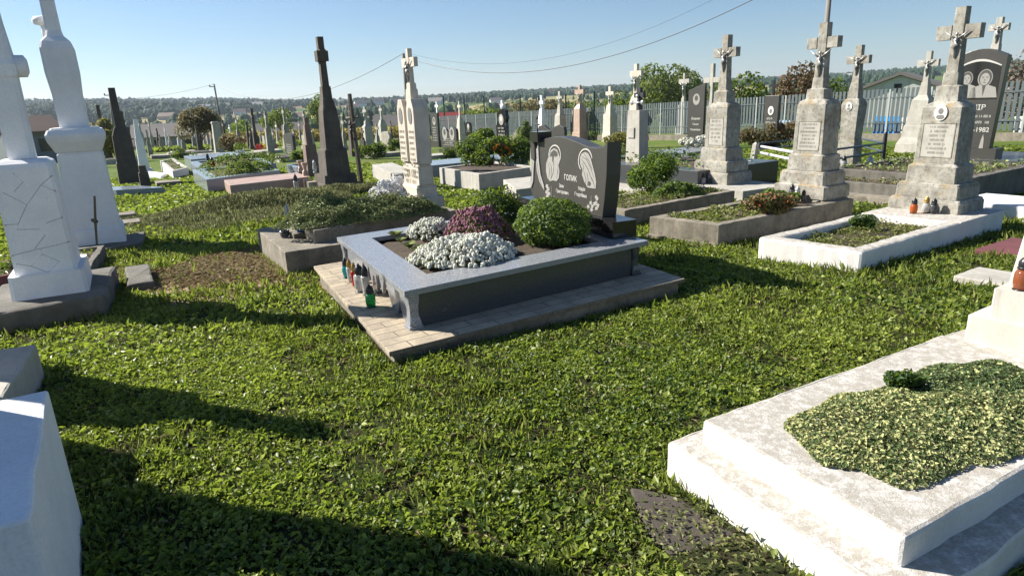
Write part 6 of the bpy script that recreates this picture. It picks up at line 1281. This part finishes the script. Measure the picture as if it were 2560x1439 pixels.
# straw on the trodden patch
P=DIRT+RNG.normal(size=(9000,2))*[.9,.55]; P=P[keep(P)]; o=leaves('straw_litter',np.column_stack([P,gzn(P)+.008+RNG.random(len(P))*.02]),.09*RNG.uniform(.4,1.4,len(P)),np.column_stack([RNG.normal(size=(len(P),2))*.3,np.ones(len(P))]),LM['dry'],wr=.06); tag(o,'straw and dead stalks on the trodden patch beside the juniper grave','straw',kind='stuff')
tuft('soft_grass','soft pale uncut grass in the aisle between the whitewashed monuments and the mound',at(455,560),(2.3,1.5),26000,.10,'tall',R(33),.02)
P=np.array(at(1760,1360))[:2]+RNG.normal(size=(1500,2))*[.3,.26]; o=leaves('fallen_leaves',np.column_stack([P,gzn(P)+.022]),.02*RNG.uniform(.5,1.6,len(P)),np.column_stack([RNG.normal(size=(len(P),2))*.25,np.ones(len(P))]),LM['weed'],wr=.5); tag(o,'dry leaf crumbs scattered over the dark flat stone','leaves',kind='stuff')
for (x,y,mk,lb) in ((650,383,'redf','small red flower bunch by the slim dark monuments'),(668,381,'yellf','small yellow flower bunch next to the red one, far graves'),(686,379,'redf','farther small red flower bunch at the grey-brown slim monument'),(1545,352,'whitef','pale flower bunch by the yellowish cross monument'),(1400,366,'greenf','teal-green wreath between the pinkish and beige cross monuments')):
    if mk=='greenf': x=1484; y=352
    o=thing('flower_bunch',lb,'flowers',tuple(at(x,y)),0); P,n_=blob(70,(.28,.28,.2),0,fill=.2); heads('blooms',P+[0,0,.45],n_,.13,LM.get(mk) or M.get(mk) or LM['dark'],o); m=MB(); m.lathe([(.06,0),(.1,.2),(.12,.3)],8); m.build('pot',M['blackp'],o)
# tall tufts along kerbs
P=[]
for k in ('cs','T12','T11','T10','T5a','L1f','L2f','T13l','T3','T2','T6','BL'):
    a,b,c,d,z=BORD[k]
    for (p,q) in ((a,b),(a,c)):
        L=np.linalg.norm(q-p); n=int(L*110); t=RNG.random(n)[:,None]; nrm=np.array([-(q-p)[1],(q-p)[0]])/L; s=1 if np.dot(nrm,(p+q)[:2]/2-((a+d)[:2]/2))>0 else -1
        X=p[:2]*(1-t)+q[:2]*t+nrm*s*np.abs(RNG.normal(size=(n,1)))*.05; P.append(X)
P=np.concatenate(P); P=P[keep(P)]; m_=len(P); L=RNG.uniform(.03,.10,m_); t=np.column_stack([RNG.normal(size=(m_,2))*.4,np.ones(m_)]); o=leaves('edge_tufts',np.column_stack([P,gzn(P)+L*.4]),L,np.column_stack([RNG.normal(size=(m_,2)),np.zeros(m_)]),LM['blade'],wr=.06,tdir=t,fold=.02); tag(o,'longer grass tufts along the grave kerbs','grass',kind='stuff')
# ------------------------------------------------------------------ haze
m,n,b=newmat('haze_air'); n.nodes.remove(b); pv=N(n,'ShaderNodeVolumePrincipled'); pv.inputs['Color'].default_value=(.72,.84,1,1); pv.inputs['Density'].default_value=.00014; pv.inputs['Anisotropy'].default_value=.3
n.links.new(pv.outputs[0],n.nodes['Material Output'].inputs['Volume'])
hz=MB(); hz.box(-4400,4400,-60,4400,-40,130,0); o=hz.build('haze',m); tag(o,kind='stuff'); o.display_type='WIRE'
